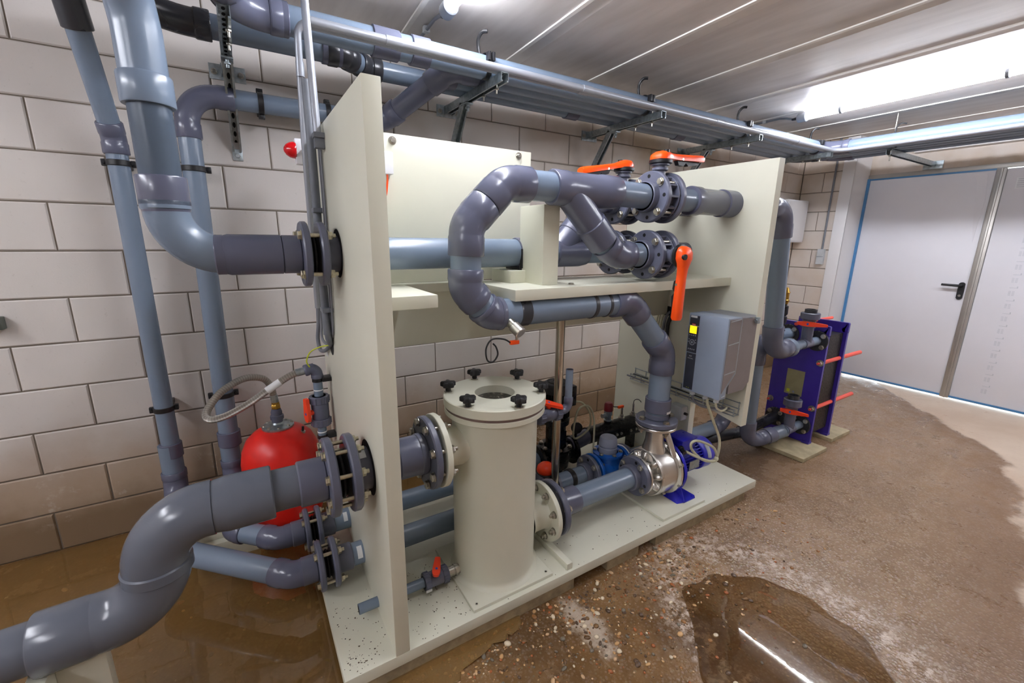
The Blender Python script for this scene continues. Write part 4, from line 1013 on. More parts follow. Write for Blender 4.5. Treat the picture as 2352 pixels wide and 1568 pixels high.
# ------------------------------------------------------------------ frequency drive on the right panel
t = thing('frequency_drive', 'grey wall-mounted frequency drive with yellow display on the right panel', 'drive', (2.284, 1.333, .73))
x0, y0, y1, z0, z1 = 2.02, 1.222, 1.446, .728, 1.158
part('heat_sink', MB().prism([(2.10, z0+.02), (2.10, z1-.004), (2.284, z1-.02), (2.284, z0+.06), (2.24, z0+.02)], 'y', y0+.004, y1-.004), 'vfd_side', t)
m = MB()
for k in range(22): m.box((2.12, y0+.012+k*.0095, z1-.012), (2.275, y0+.016+k*.0095, z1-.002))
part('cooling_fins', m, 'vfd_top', t)
cov = part('cover', MB().rbox((x0, y0, z0), (x0+.012, y1, z1), .004).prism([(x0+.008, z0+.002), (x0+.008, z1-.002), (x0+.115, z1-.002), (x0+.115, z0+.13), (x0+.05, z0+.065), (x0+.05, z0+.002)], 'y', y0+.001, y1-.001), 'vfd_front', t)
m = MB()
for z in (z1-.02, z0+.29, z0+.135): m.prism([(x0+.02, z), (x0+.108, z+.006), (x0+.108, z+.012), (x0+.02, z+.003)], 'y', y0-.003, y0+.004)
m.prism([(x0+.02, z0+.012), (x0+.045, z0+.014), (x0+.045, z0+.02), (x0+.02, z0+.015)], 'y', y0-.003, y0+.004)
m.sweep([(x0+.118, y0+.001, z1-.004), (x0+.118, y0+.001, z0+.128), (x0+.053, y0+.001, z0+.062), (x0+.053, y0+.001, z0+.002)], .0028, 6)
part('side_ribs', m, 'vfd_top', cov)
part('side_panel', MB().prism([(x0+.014, z0+.135), (x0+.014, z1-.008), (x0+.112, z1-.008), (x0+.112, z0+.135), (x0+.05, z0+.073), (x0+.014, z0+.035)], 'y', y0-.001, y0+.001), 'vfd_side', cov)
part('mounting_ear', MB().rbox((2.262, y0-.012, z1-.045), (2.284, y0+.01, z1-.012), .003).cyl((2.262, y0-.001, z1-.028), (2.255, y0-.001, z1-.028), .007, seg=14), 'zinc', t)
ya, yb = y1-.008, y1-.064
xs = x0-.0012
part('blank_panel', MB().rbox((xs-.0012, yb, z1-.065), (x0+.001, ya, z1-.012), .001), 'vfd_dark', t)
part('type_label', MB().box((xs-.002, yb+.014, z1-.024), (xs, ya-.004, z1-.013)), 'label_white', t)
cp = part('control_panel', MB().rbox((xs-.004, yb, z0+.217), (x0+.001, ya, z1-.07), .0015), 'vfd_dark', t)
part('lower_panel', MB().rbox((xs-.0012, yb, z0+.01), (x0+.001, ya, z0+.212), .001), 'vfd_dark', t)
xf = xs-.004
part('display', MB().box((xf-.0012, yb+.008, z0+.322), (xf, ya-.007, z0+.362)), 'screen', cp)
lg = part('logo', MB().rbox((xf-.0012, yb+.018, z0+.365), (xf, ya-.017, z0+.3745), .0005), 'logo_red', cp)
text('Danfoss', .0078, (xf-.0016, ya-.0185, z0+.3675), (0, -1, 0), (0, 0, 1), 'label_white', cp, shear=.25, spacing=.78)
m = MB(); yc = (ya+yb)/2; zc = z0+.273
for k in range(4): m.rbox((xf-.0018, yb+.009+k*.0112, z0+.308), (xf, yb+.0155+k*.0112, z0+.3145), .001)
for k in range(4): m.cyl((xf-.002, yb+.0118+k*.0112, z0+.235), (xf, yb+.0118+k*.0112, z0+.235), .0036, seg=14)
for s in (-1, 1):
    m.rbox((xf-.0018, yc+s*.019-.0025, zc+.012), (xf, yc+s*.019+.0025, zc+.018), .0008)
    m.rbox((xf-.0018, yc+s*.022-.0025, zc-.002), (xf, yc+s*.022+.0025, zc+.004), .0008)
m.ring((xf-.0009, yc, zc), (1, 0, 0), .0165, .0118, .0018, 28, ch=.0004); m.cyl((xf-.0022, yc, zc), (xf, yc, zc), .0062, seg=20)
part('keypad', m, 'key_grey', cp)
text('VLT', .0095, (xs-.0018, ya-.018, z0+.193), (0, -1, 0), (0, 0, 1), 'label_white', t)
text('HVAC Drive', .0062, (xs-.0018, ya-.0095, z0+.181), (0, -1, 0), (0, 0, 1), 'ink_light', t)
for y in (yb+.022, yb+.034): part('indicator', MB().cyl((xs-.0018, y, z0+.018), (xs, y, z0+.018), .0022, seg=10), 'cable_yellow', t)
for y in (1.405, 1.325, 1.262):
    part('cable_gland', MB().cyl((2.062, y, z0+.004), (2.062, y, z0-.018), .015, seg=18).hexa((2.062, y, z0-.018), (0, 0, -1), .0155, .012), 'grey_light', t)
# wire basket with cables under the drive
t = thing('cable_basket', 'thin wire cable basket along the foot of the right panel', 'tray', (2.27, 1.6, .58))
m = MB()
for x, z in ((2.278, .655), (2.278, .62), (2.278, .585), (2.235, .585), (2.235, .62)): m.sweep([(x, 1.25, z), (x, 2.02, z)], .003, 8)
for k in range(9):
    y = 1.255+k*.095; m.sweep([(2.278, y, .66), (2.278, y, .583), (2.233, y, .583), (2.233, y, .625)], .003, 8)
part('wires', m, 'zinc', t)
for i, (dx, dz, mt) in enumerate(((0, 0, 'cable_ivory'), (.014, .006, 'cable_ivory'), (-.006, .012, 'cable_ivory'), (.01, .018, 'cable_black'), (-.008, .004, 'grey_cable'))):
    solo('cable', MB().sweep(catmull([(2.255+dx, 1.9+.04*i, .594+dz), (2.252+dx, 1.65, .597+dz), (2.256+dx, 1.45, .592+dz), (2.25+dx*.6, 1.33+.02*i, .60+dz)], 8), .0055, 10),
         ['cable_ivory'][0] if mt == 'cable_ivory' else mt,
         ['lowest ivory cable in the wire basket', 'ivory cable against the panel in the wire basket', 'upper ivory cable in the wire basket', 'black cable lying on top in the wire basket', 'grey cable at the front of the wire basket'][i], 'cable', 'cables in the wire basket')
solo('cable', MB().sweep(catmull([(2.062, 1.405, .70), (2.075, 1.40, .66), (2.13, 1.38, .62), (2.2, 1.34, .61), (2.25, 1.29, .615)], 8), .006, 10), 'grey_cable', 'grey cable dropping from the left gland of the frequency drive', 'cable')
solo('cable', MB().sweep(catmull([(2.062, 1.262, .70), (2.075, 1.262, .665), (2.13, 1.265, .635), (2.2, 1.28, .632), (2.25, 1.33, .62)], 8), .0055, 10), 'cable_ivory', 'ivory cable dropping from the right gland of the frequency drive', 'cable')
bx = thing('junction_box', 'small light grey junction box low on the right panel behind the pump outlet', 'box', (2.284, 1.62, .49))
part('box', MB().rbox((2.225, 1.575, .435), (2.284, 1.665, .525), .006), 'grey_light', bx)
part('gland', MB().cyl((2.255, 1.575, .48), (2.255, 1.555, .48), .009, seg=14), 'black_plastic', bx)
# cable hole with a bundle of wires above the basket
t = thing('cable_bundle', 'bundle of black and ivory wires dropping from an oval hole in the right panel', 'cable', (2.28, 1.83, 1.0))
m = MB(); P = [(1.80+.085*cos(2*pi*i/28), 1.095+.03*sin(2*pi*i/28)) for i in range(28)]; m.prism(P, 'x', 2.2825, 2.2845); part('hole', m, 'dark_hole', t)
for i, (y, mt) in enumerate(((1.86, 'cable_ivory'), (1.845, 'cable_ivory'), (1.825, 'cable_ivory'), (1.80, 'grey_cable'), (1.775, 'cable_black'), (1.765, 'cable_black'))):
    hose('wire', [(2.30, y-.02, 1.10), (2.268, y-.012, 1.085-.006*i), (2.262, y, 1.0), (2.266, y+.004, .85), (2.262, y+.01, .70), (2.258, y+.015, .60)], .005 if i < 3 else .008, mt, t)

# ------------------------------------------------------------------ plate heat exchanger
t = thing('heat_exchanger', 'purple-blue plate heat exchanger with red threaded rods near the white door', 'heat exchanger', (3.70, 1.555, 0))
def hx_plate(x):
    a, b = 1.378, 1.730
    m = MB().prism([(a, .03), (b, .03), (b, .945), (a+.006, .945), (a, .938), (a, .875), (a+.03, .872), (a+.042, .888), (a+.036, .905), (a+.024, .903), (a+.02, .890), (a+.024, .884), (a+.002, .868)], 'x', x, x+.024)
    m.box((x-.012, a, .03), (x+.036, a+.05, .045)).box((x-.012, b-.05, .03), (x+.036, b, .045))
    return m
part('frame_plate', hx_plate(3.54), 'hx_blue', t); part('pressure_plate', hx_plate(3.838), 'hx_blue', t)
m = MB()
for k in range(44):
    x = 3.568+k*.0061; dpt = .006 if k % 2 else 0
    m.box((x, 1.402+dpt, .10), (x+.0042, 1.706-dpt, .865), k % 2)
part('plate_pack', m, ['plates', 'black_plastic'], t, 'stack of thin steel plates', flat=True)
for y, z in ((1.402, .668), (1.402, .312), (1.706, .655), (1.706, .30)):
    rd = part('tie_rod', MB().cyl((3.575, y, z), (4.205, y, z), .0155, seg=18).cyl((3.50, y, z), (3.575, y, z), .008, seg=12), ['red_rod'], t, 'red sleeved rod')
    for x, d in ((3.54, -1), (3.865, 1)):
        part('nut', MB().cyl((x, y, z), (x+d*.004, y, z), .024, seg=24).hexa((x+d*.004, y, z), (d, 0, 0), .019, .022), 'steel_bolt', rd)
part('tie_rod', MB().cyl((3.52, 1.60, .93), (4.1, 1.60, .93), .012, seg=16), 'red_rod', t, 'red sleeved rod')
part('type_plate', MB().box((3.5385, 1.487, .378), (3.54, 1.613, .577)), 'label_olive', t)
part('sticker', MB().box((3.5377, 1.575, .392), (3.5386, 1.597, .418)), 'cable_yellow', t)
part('sticker', MB().box((3.5377, 1.540, .394), (3.5386, 1.556, .41)), 'grey_cap', t)
PT = [(1.445, .83), (1.645, .845), (1.46, .165), (1.645, .165)]
for y, z in PT:
    fl = part('port_flange', MB().ring((3.53, y, z), (1, 0, 0), .075, .03, .018, 40), 'pvc_black', t)
    for k in range(4):
        a = pi/4+k*pi/2; inst('bolt', bolt_mesh(.004, .015, tail=False), fl, (3.521, y+cos(a)*.058, z+sin(a)*.058), (-1, 0, 0))
for i, (a, b, lb) in enumerate((((3.25, 1.28), (3.60, 1.47), 'stained cream pad under the near foot of the heat exchanger'), ((3.80, 1.33), (4.12, 1.50), 'stained cream pad under the far foot of the heat exchanger'))):
    solo('foot_pad', MB().rbox((a[0], a[1], 0), (b[0], b[1]+.16, .029), .003), 'pad_stained', lb, 'pad', 'pads under the heat exchanger')
# risers between the right panel and the heat exchanger
t = thing('supply_riser', 'dark grey riser pipe bending down behind the right panel to the upper port', 'pipe', (2.9, TY, .8))
pipe_run(t, [(2.33, TY, 1.725), (2.81, TY, 1.725), (2.94, TY, .815), (3.15, 1.45, .825)], .055, [.10, .12], sock=[.085, .075], seg=40, fr=1.1, lip=1.15)
part('reducer', MB().lathe((3.10, 1.45, .824), (1, 0, 0), [(0, .055), (.02, .064), (.06, .064), (.085, .042), (.1, .036), (.16, .036), (.162, .03)], 36), 'pvc_pipe', t)
part('pipe_section', MB().cyl((3.2, 1.449, .826), (3.525, 1.445, .83), .031, seg=28), 'pvc_pipe', t)
t = thing('return_riser', 'grey pipe dropping behind the right panel and curving to the lower port', 'pipe', (2.82, TY, .15))
pipe_run(t, [(3.53, 1.645, .845), (3.30, 1.642, .845), (2.975, 1.565, .845), (3.0, 1.565, .095), (3.33, 1.472, .155)], .047, [.06, .09, .1], sock=[.03, .05, .06], seg=36, fr=1.12, lip=1.16)
part('reducer', MB().lathe((3.16, 1.52, .124), (.3, -.086, .055), [(0, .047), (.01, .058), (.07, .058), (.10, .036), (.16, .034)], 36), 'pvc_fitting', t)
part('pipe_section', MB().cyl((3.3, 1.46, .165), (3.525, 1.46, .165), .031, seg=28), 'pvc_pipe', t)
t = thing('bypass_pipe', 'black pipe running low behind the lower port of the heat exchanger', 'pipe', (3.2, 1.645, .16))
pipe_run(t, [(3.53, 1.645, .165), (3.12, 1.66, .12), (2.40, 1.82, .10)], .04, [.08], sock=.03, pm='pvc_black', fm='pvc_black')
def tee_valve(name, label, p, top, hd, hup=.0):
    p = V(p)
    w = thing(name, label, 'valve', p, 'service valves on the heat exchanger')
    part('tee', MB().cyl(p-V((.05, 0, 0)), p+V((.05, 0, 0)), .037, seg=30, ch=.003).cyl(p, p+V((0, 0, .12)), .036, seg=30), 'pvc_fitting', w)
    q = p+V((0, 0, .12)); H = top-q.z
    part('body', MB().lathe(q, (0, 0, 1), [(0, .036), (.0, .043), (.03, .044), (.034, .04), (H*.5, .04)], 32), 'pvc_fitting', w)
    part('union_nut', MB().lathe(q+V((0, 0, H*.45)), (0, 0, 1), [(0, .038), (0, .056), (.004, .06), (H*.33, .06), (H*.36, .055), (H*.36, .036)], 32), 'pvc_fitting', w)
    part('open_end', MB().lathe(q+V((0, 0, H*.78)), (0, 0, 1), [(0, .038), (H*.22, .038), (H*.22, .03), (H*.1, .03), (H*.1, 0)], 30), 'pvc_black', w)
    c = q+V((-.045, -.01, H*.22)); hd = V(hd).normalized()
    up = V((0, 0, 1))
    P = [(-.115, .008), (-.02, .017), (.02, .017), (.06, .010)]
    sd = V((-.75, -.6, 0)); top_ = []
    for s, ww in P: top_.append((c+hd*s, ww))
    vs = []
    for c_, ww in top_:
        for dx, dz in ((0, -1), (0, 1), (.02, 1), (.02, -1)): vs.append(c_+sd*(dx-.01)+up*(ww*dz))
    fs = [(0, 1, 2, 3), (12, 13, 14, 15)]+[(k*4+i, k*4+(i+1) % 4, k*4+4+(i+1) % 4, k*4+4+i) for k in range(3) for i in range(4)]
    h = part('handle', MB().add(vs, fs), 'red_handle', w)
    part('handle_cap', MB().cyl(c+sd*.0095, c+sd*.0115, .008, seg=14), 'blue_dot', h)
tee_valve('service_valve', 'upright service valve with red handle at the upper port of the heat exchanger', (3.37, 1.448, .828), 1.075, (-.35, 1, .0))
tee_valve('service_valve', 'upright service valve with red handle at the lower port of the heat exchanger', (3.36, 1.46, .165), .435, (-.35, 1, .0))
t = thing('air_vent', 'small upright valve with brass top beside the dark grey riser', 'valve', (3.40, 1.645, .845))
part('body', MB().lathe((3.40, 1.645, .84), (0, 0, 1), [(0, .03), (.05, .03), (.055, .022), (.10, .022), (.105, .03), (.15, .03), (.155, .02), (.17, .03), (.23, .03), (.235, .018), (.25, .018)], 28), 'pvc_black', t)
part('brass_top', MB().lathe((3.40, 1.645, 1.085), (0, 0, 1), [(0, .02), (.02, .026), (.03, .03), (.035, .022), (.08, .022), (.085, .028), (.095, .02), (.12, .012), (.125, 0)], 24), 'brass', t)
part('tee', MB().cyl((3.33, 1.645, .845), (3.47, 1.645, .845), .036, seg=28), 'pvc_black', t)

# ------------------------------------------------------------------ pipes clamped to the block wall
def wall_clamp(c, d, r, label, wall=True):
    """black clip round a pipe at c (axis d) with a block towards the wall"""
    c = V(c); d = V(d)
    t = thing('pipe_clamp', label, 'clamp', (c.x, YW, c.z), 'black clips of the wall pipes')
    m = MB().ring(c, d, r*1.14, r*1.0, .024, 36, ch=.002)
    part('ring', m, 'black_plastic', t)
    s = d.cross(V((0, 1, 0))).normalized()
    for k in (-1, 1):
        m = MB(); q = c+s*k*r*1.28
        a = V([abs(d[i])*.014+abs(s[i])*r*.22+(0.012 if i == 1 else 0) for i in range(3)])
        m.rbox(q-a+V((0, .008, 0)), q+a+V((0, .008, 0)), .003)
        m.cyl(q+V((0, -.012, 0)), q+V((0, .03, 0)), .006, seg=12)
        part('ear', m, 'black_plastic', t)
    a = V([abs(d[i])*.014+abs(s[i])*r*.8 for i in range(3)])
    b0, b1 = c-a, c+a
    part('foot', MB().rbox((b0.x, c.y+r*.95, b0.z), (b1.x, YW-.0005, b1.z), .004), 'black_plastic', t)
    return t
t = thing('standpipe', 'leftmost grey pipe standing against the block wall, kinked near the top', 'pipe', (-.405, 2.6, .5))
xa = -.405
pipe_run(t, [(xa, 2.6, .50), (xa, 2.6, 1.925), (xa-.025, 2.40, 2.36), (xa-.03, 2.34, 2.6)], .0385, [.07, .1], sock=[.05, .05], seg=36, lip=1.2, fr=1.14)
coupling(t, (xa-.023, 2.415, 2.33), (-.025, -.2, .435), .0385, .12, 'pvc_black', f=1.25)
coupling(t, (xa, 2.6, .47), (0, 0, 1), .0385, .075, f=1.22)
wall_clamp((xa, 2.6, 1.825), (0, 0, 1), .0385, 'black clip high on the leftmost wall pipe')
wall_clamp((xa, 2.6, .69), (0, 0, 1), .0385, 'black clip low on the leftmost wall pipe')
t = thing('arched_pipe', 'grey wall pipe arching over at the top behind the steel bracket', 'pipe', (-.148, 2.6, .5))
pipe_run(t, [(-.158, 2.6, .50), (-.136, 2.6, 2.148), (.68, 2.618, 2.154)], .0445, [.125], sock=[.07], seg=40, fr=1.1, lip=1.16)
pipe_run(t, [(.62, 2.617, 2.154), (.76, 2.62, 2.155), (1.03, 2.285, 2.376), (1.27, 2.285, 2.376)], .055, [.10, .10], sock=[.06, .09], seg=40, fr=1.06, lip=1.14, pm='pvc_fitting')
coupling(t, (-.158, 2.6, .475), (0, 0, 1), .0445, .08, f=1.2)
part('pipe_section', MB().cyl((1.2, 2.285, 2.376), (4.76, 2.285, 2.376), .055, seg=36), 'pvc_pipe', t)
wall_clamp((-.139, 2.6, 1.825), (0, 0, 1), .0445, 'black clip on the upright of the arched wall pipe, near its bend')
wall_clamp((-.155, 2.6, .72), (0, 0, 1), .0445, 'black clip on the upright of the arched wall pipe, above the red vessel')
wall_clamp((.165, 2.605, 2.149), (1, 0, 0), .0445, 'black clip on the level run of the arched wall pipe beside the steel bracket')
wall_clamp((.47, 2.612, 2.152), (1, 0, 0), .0445, 'black clip on the arched wall pipe next to the sloping panel corner')

# ------------------------------------------------------------------ strut brackets and the pipes on them
ZT = 2.32
def channel(m, p, q, up, w=.041, h=.041, tk=.003, slots=0):
    """C-channel from p to q, open side opposite to up"""
    p, q = V(p), V(q); d = (q-p).normalized(); up = V(up); up = (up-d*up.dot(d)).normalized(); s = d.cross(up)
    prof = [(-w/2, 0), (-w/2, h), (w/2, h), (w/2, 0), (w/2-.009, 0), (w/2-.009, .006), (w/2-tk, .006), (w/2-tk, h-tk), (-w/2+tk, h-tk), (-w/2+tk, .006), (-w/2+.009, .006), (-w/2+.009, 0)]
    n = len(prof); vs = [p+s*a+up*b for a, b in prof]+[q+s*a+up*b for a, b in prof]
    # end caps as quads so that the section stays hollow
    cap = [(0, 1, 8+1, 10), ]
    fs = [(i, (i+1) % n, n+(i+1) % n, n+i) for i in range(n)]
    for o in (0, n):
        for f in ((1, 2, 7, 8), (0, 1, 8, 9), (0, 9, 10, 11), (2, 3, 6, 7), (3, 4, 5, 6)): fs.append([o+i for i in f])
    m.add(vs, fs, 0)
    L = (q-p).length
    for k in range(slots):
        c = p+d*(.03+k*(L-.06)/max(1, slots-1))+up*(h-tk-.0008)
        vs = [c+d*(.014*cos(a))+s*(.0065*sin(a)) for a in [2*pi*i/14 for i in range(14)]]
        m.add(vs+[v+up*.0006 for v in vs], [list(range(14))[::-1], list(range(14, 28))], 1)
    return m
def bracket(x, label, length=.70, strut=True):
    t = thing('strut_bracket', label, 'bracket', (x, YW, ZT-.041), 'galvanised strut brackets')
    part('arm', channel(MB(), (x, YW-.01, ZT-.041), (x, YW-length, ZT-.041), (0, 0, 1), slots=14), ['zinc', 'dark_hole'], t)
    pl = part('wall_plate', MB().rbox((x-.075, YW-.008, ZT-.062), (x+.075, YW-.0005, ZT+.006), .002).box((x-.027, YW-.06, ZT-.048), (x-.022, YW-.006, ZT-.002)).box((x+.022, YW-.06, ZT-.048), (x+.027, YW-.006, ZT-.002)), 'zinc', t)
    for s in (-1, 1): inst('bolt', bolt_mesh(.001, .012, tail=False), pl, (x+s*.055, YW-.009, ZT-.03), (0, -1, 0))
    if strut:
        part('strut', channel(MB(), (x, YW-.26, ZT-.05), (x, YW-.012, 1.935), (0, .83, .56), slots=9), ['zinc', 'dark_hole'], t)
        part('hinge', MB().rbox((x-.023, YW-.31, ZT-.052), (x+.023, YW-.235, ZT-.043), .002).cyl((x, YW-.285, ZT-.045), (x, YW-.285, ZT-.085), .008, seg=14).hexa((x, YW-.285, ZT-.062), (0, 0, -1), .014, .01), 'zinc', t)
        part('strut_foot', MB().rbox((x-.022, YW-.006, 1.895), (x+.022, YW-.0005, 1.95), .002).hexa((x, YW-.007, 1.918), (0, -1, 0), .012, .009), 'zinc', t)
    for y in (YW-.46, YW-.60): part('rod_end', MB().cyl((x+.01, y, ZT-.07), (x+.01, y, ZT+.02), .005, seg=10).hexa((x+.01, y, ZT-.043), (0, 0, -1), .011, .008), 'steel_bolt', t)
    return t
bracket(.045, 'perforated steel strut bracket hanging over the arched pipe, left of the panel')
bracket(1.20, 'steel strut bracket directly behind the tall left panel, first along the pipe rack')
bracket(2.36, 'steel strut bracket above the orange valve levers, second along the pipe rack')
bracket(3.46, 'steel strut bracket above the right panel, third along the pipe rack')
bracket(4.60, 'last steel strut bracket before the pipe rack turns the corner')
t = thing('strut_bracket', 'steel strut bracket on the lintel hung from a threaded rod', 'bracket', (DX, 1.706, ZT-.041), 'galvanised strut brackets')
part('arm', channel(MB(), (DX-.03, 1.706, ZT-.041), (4.86, 1.706, ZT-.041), (0, 0, 1), slots=18), ['zinc', 'dark_hole'], t)
part('wall_plate', MB().rbox((DX-.04, 1.63, ZT-.065), (DX-.031, 1.78, ZT+.01), .002), 'zinc', t)
part('threaded_rod', MB().cyl((4.90, 1.706, ZT-.09), (4.90, 1.706, CZ), .005, seg=10).hexa((4.90, 1.706, ZT-.043), (0, 0, -1), .012, .01).hexa((4.90, 1.706, ZT+.002), (0, 0, 1), .012, .01), 'steel_bolt', t)

def rack_pipe(name, label, pts, r, bends, cpls=(), **kw):
    t = thing(name, label, 'pipe', pts[0], 'pipes on the wall rack')
    pipe_run(t, pts, r, bends, seg=36, **kw)
    for c, d, L in cpls: coupling(t, c, d, r, L)
    return t
YE = -1.6
rack_pipe('rack_pipe', 'front thick blue-grey pipe on the wall rack, swinging in from the room at left', [(.05, 1.45, 2.40), (.05, 2.185, 2.376), (4.77, 2.165, 2.376), (4.80, YE, 2.376)], .055, [.15, .15], [((.235, 2.184, 2.376), (1, 0, 0), .07), ((.66, 2.183, 2.376), (1, 0, 0), .12), ((.82, 2.182, 2.376), (1, 0, 0), .09)], sock=[.05, .05])
rack_pipe('rack_pipe', 'dark grey pipe hugging the wall on the rack, bending in at the upper left', [(-.30, 1.7, 2.40), (-.27, 2.405, 2.37), (.52, 2.405, 2.37), (.66, 2.51, 2.37), (4.98, 2.51, 2.37), (5.06, YE, 2.37)], .047, [.22, .06, .06, .14], [((.47, 2.405, 2.37), (1, 0, 0), .09), ((2.0, 2.51, 2.37), (1, 0, 0), .1), ((3.1, 2.51, 2.37), (1, 0, 0), .1)], sock=[.06, .05, .05, .05], fm='pvc_black', fr=1.12, lip=1.22)
rack_pipe('rack_pipe', 'middle grey pipe on the wall rack running behind the front thick pipe', [(.95, 2.40, 2.372), (4.88, 2.395, 2.372), (4.93, YE, 2.372)], .05, [.14], [((1.05, 2.40, 2.372), (1, 0, 0), .1)], sock=.05)
t = thing('rack_pipe', 'grey pipe on the wall rack along the white doors, inner one of the bend', 'pipe', (4.87, 2.0, 2.376), 'pipes on the wall rack')
pipe_run(t, [(4.6, 2.285, 2.376), (5.18, 2.28, 2.376), (5.20, YE, 2.376)], .05, [.14], sock=.05, seg=32)
for i, (y, z, r, lb) in enumerate(((2.04, 2.337, .0165, 'silver-grey conduit lying frontmost on the wall rack'), (2.078, 2.338, .0165, 'silver-grey conduit lying second from the front on the wall rack'))):
    t = thing('conduit', lb, 'conduit', (.33, y, z), 'conduits on the wall rack')
    P = arc3((4.69+i*.03, y, z), (1, 0, 0), (0, -1, 0), .12, 10)[0]
    part('tube', MB().sweep([(.33, y, z)]+P+[(4.69+i*.03, YE, z)], r, 16), 'grey_conduit', t)
    for x in (.62+.06*i, 1.7, 2.9, 4.0): part('sleeve', MB().cyl((x, y, z), (x+.07, y, z), r*1.15, seg=16, ch=.001), 'grey_conduit', t)
# black straps over the rack pipes
for i, (x, lb) in enumerate(((1.20, 'black strap with upright tail at the first bracket of the rack'), (2.36, 'black strap with upright tail at the second bracket of the rack'), (3.46, 'black strap with upright tail at the third bracket of the rack'), (4.60, 'black strap with upright tail at the last bracket before the corner'))):
    t = thing('pipe_strap', lb, 'strap', (x, 2.17, ZT), 'black straps on the wall rack')
    part('band', MB().ring((x-.035, 2.166, 2.376), (1, 0, 0), .0595, .0552, .026, 36, ch=.001), 'black_plastic', t)
    part('buckle', MB().rbox((x-.055, 2.095, 2.385), (x-.04, 2.125, 2.425), .004).rbox((x-.032, 2.095, 2.385), (x-.015, 2.125, 2.425), .004), 'black_plastic', t)
    pts = catmull([(x-.05, 2.20, 2.43), (x-.055, 2.205, 2.47), (x-.06, 2.195, 2.505), (x-.05, 2.175, 2.53), (x-.03, 2.155, 2.532)], 6)
    part('tail', MB().sweep(pts, .009, 8), 'black_plastic', t)
t = thing('pipe_strap', 'black strap with curled tail beside the threaded rod', 'strap', (4.80, 1.66, ZT), 'black straps on the wall rack')
part('band', MB().ring((4.80, 1.66, 2.376), (0, 1, 0), .0595, .0552, .026, 36, ch=.001), 'black_plastic', t)
part('tail', MB().sweep(catmull([(4.78, 1.66, 2.43), (4.775, 1.655, 2.475), (4.78, 1.63, 2.50), (4.80, 1.60, 2.495)], 6), .0065, 8), 'black_plastic', t)

# ------------------------------------------------------------------ conduits and cables on the left panel face
xf = .285
t = thing('conduit', 'silver-grey conduit bending from the rack down the left panel, outer one', 'conduit', (xf, 2.13, 1.2), 'upright conduits on the left panel')
part('tube', MB().sweep([(.40, 2.04, 2.337)]+arc3((xf, 2.062, 2.337), (-1, .1, 0), (0, .15, -1), .05, 8)[0]+[(xf, 2.15, 1.93), (xf, 2.20, 1.20)], .0135, 18), 'grey_conduit', t)
part('sleeve', MB().cyl((xf, 2.083, 2.20), (xf, 2.09, 2.15), .0155, seg=18), 'grey_conduit', t)
t = thing('conduit', 'silver-grey conduit from the ceiling down to the clip at the panel top', 'conduit', (xf, 1.82, 1.9), 'upright conduits on the left panel')
part('tube', MB().cyl((xf, 1.865, CZ), (xf, 1.81, 1.89), .0135, seg=20), 'grey_conduit', t)
part('clip', MB().rbox((xf-.015, 1.79, 1.875), (.307, 1.84, 1.892), .002).rbox((xf-.012, 1.80, 1.84), (.307, 1.832, 1.875), .002), 'grey_duct', t)
t = thing('conduit', 'dark grey conduit down the left panel towards the cable hole', 'conduit', (xf, 1.955, 1.13), 'upright conduits on the left panel')
part('tube', MB().cyl((xf-.004, 1.945, 2.10), (xf-.004, 1.955, 1.12), .0165, seg=20), 'grey_duct', t)
for z in (1.62, 1.22): part('clip', MB().rbox((xf-.022, 1.91, z), (.307, 1.975, z+.018), .002), 'grey_duct', t)
for i, (y, zb) in enumerate(((1.865, 1.13), (1.882, 1.12), (1.90, 1.11))):
    solo('cable', MB().sweep(catmull([(.300, y, 1.93), (.299, y, 1.60), (.297, y+.01, 1.35), (.30, y+.06, 1.15), (.308, 2.02, 1.075)], 8), .0045, 10), 'grey_cable' if i != 1 else 'cable_black',
         ['grey cable nearest the room along the left panel beside the conduits', 'black cable between the two grey ones along the left panel', 'grey cable next to the dark conduit along the left panel'][i], 'cable', 'cables down the left panel')
for i, (pts, r, lb) in enumerate((
    ([(xf, 2.20, 1.21), (xf-.005, 2.20, 1.12), (xf-.012, 2.21, 1.05), (xf-.008, 2.19, 1.0), (.29, 2.12, 1.01), (.31, 2.05, 1.055)], .009, 'thick grey cable looping lowest into the left panel hole'),
    ([(xf+.008, 2.20, 1.21), (xf+.006, 2.19, 1.12), (xf+.002, 2.17, 1.06), (.295, 2.10, 1.045), (.31, 2.05, 1.06)], .006, 'thin grey cable looping above the thick one into the panel hole'),
    ([(xf-.004, 1.955, 1.13), (xf, 1.965, 1.10), (.296, 2.0, 1.07), (.312, 2.04, 1.055)], .013, 'short thick dark grey cable from the conduit into the panel hole'))):
    solo('cable', MB().sweep(catmull(pts, 10), r, 12), 'grey_cable' if i < 2 else 'grey_duct', lb, 'cable', 'cables into the left panel')
solo('earth_wire', MB().sweep(catmull([(.309, 2.03, 1.052), (.27, 2.06, 1.045), (.225, 2.09, 1.02), (.205, 2.11, .975), (.215, 2.13, .94), (.228, 2.14, .925)], 10), .0032, 10), 'cable_yellow', 'thin yellow-green earth wire from the panel hole to the grey elbow', 'wire')
t = thing('warning_lamp', 'red dome warning lamp on a white box at the back edge of the left panel', 'lamp', (.30, 2.30, 1.9))
part('box', MB().rbox((.262, 2.287, 1.845), (.335, 2.325, 1.955), .006), 'white_plastic', t)
part('dome', MB().lathe((.262, 2.306, 1.905), (-1, 0, 0), [(-.004, .034), (.0, .036), (.008, .036), (.022, .032), (.036, .022), (.044, .010), (.046, 0)], 32), 'red_lens', t)
t = thing('junction_box', 'small white box on the cream back board, half hidden by the left panel', 'box', (.52, 1.83, 1.81))
part('box', MB().rbox((.465, 1.80, 1.772), (.556, 1.839, 1.856), .006), 'white_plastic', t)
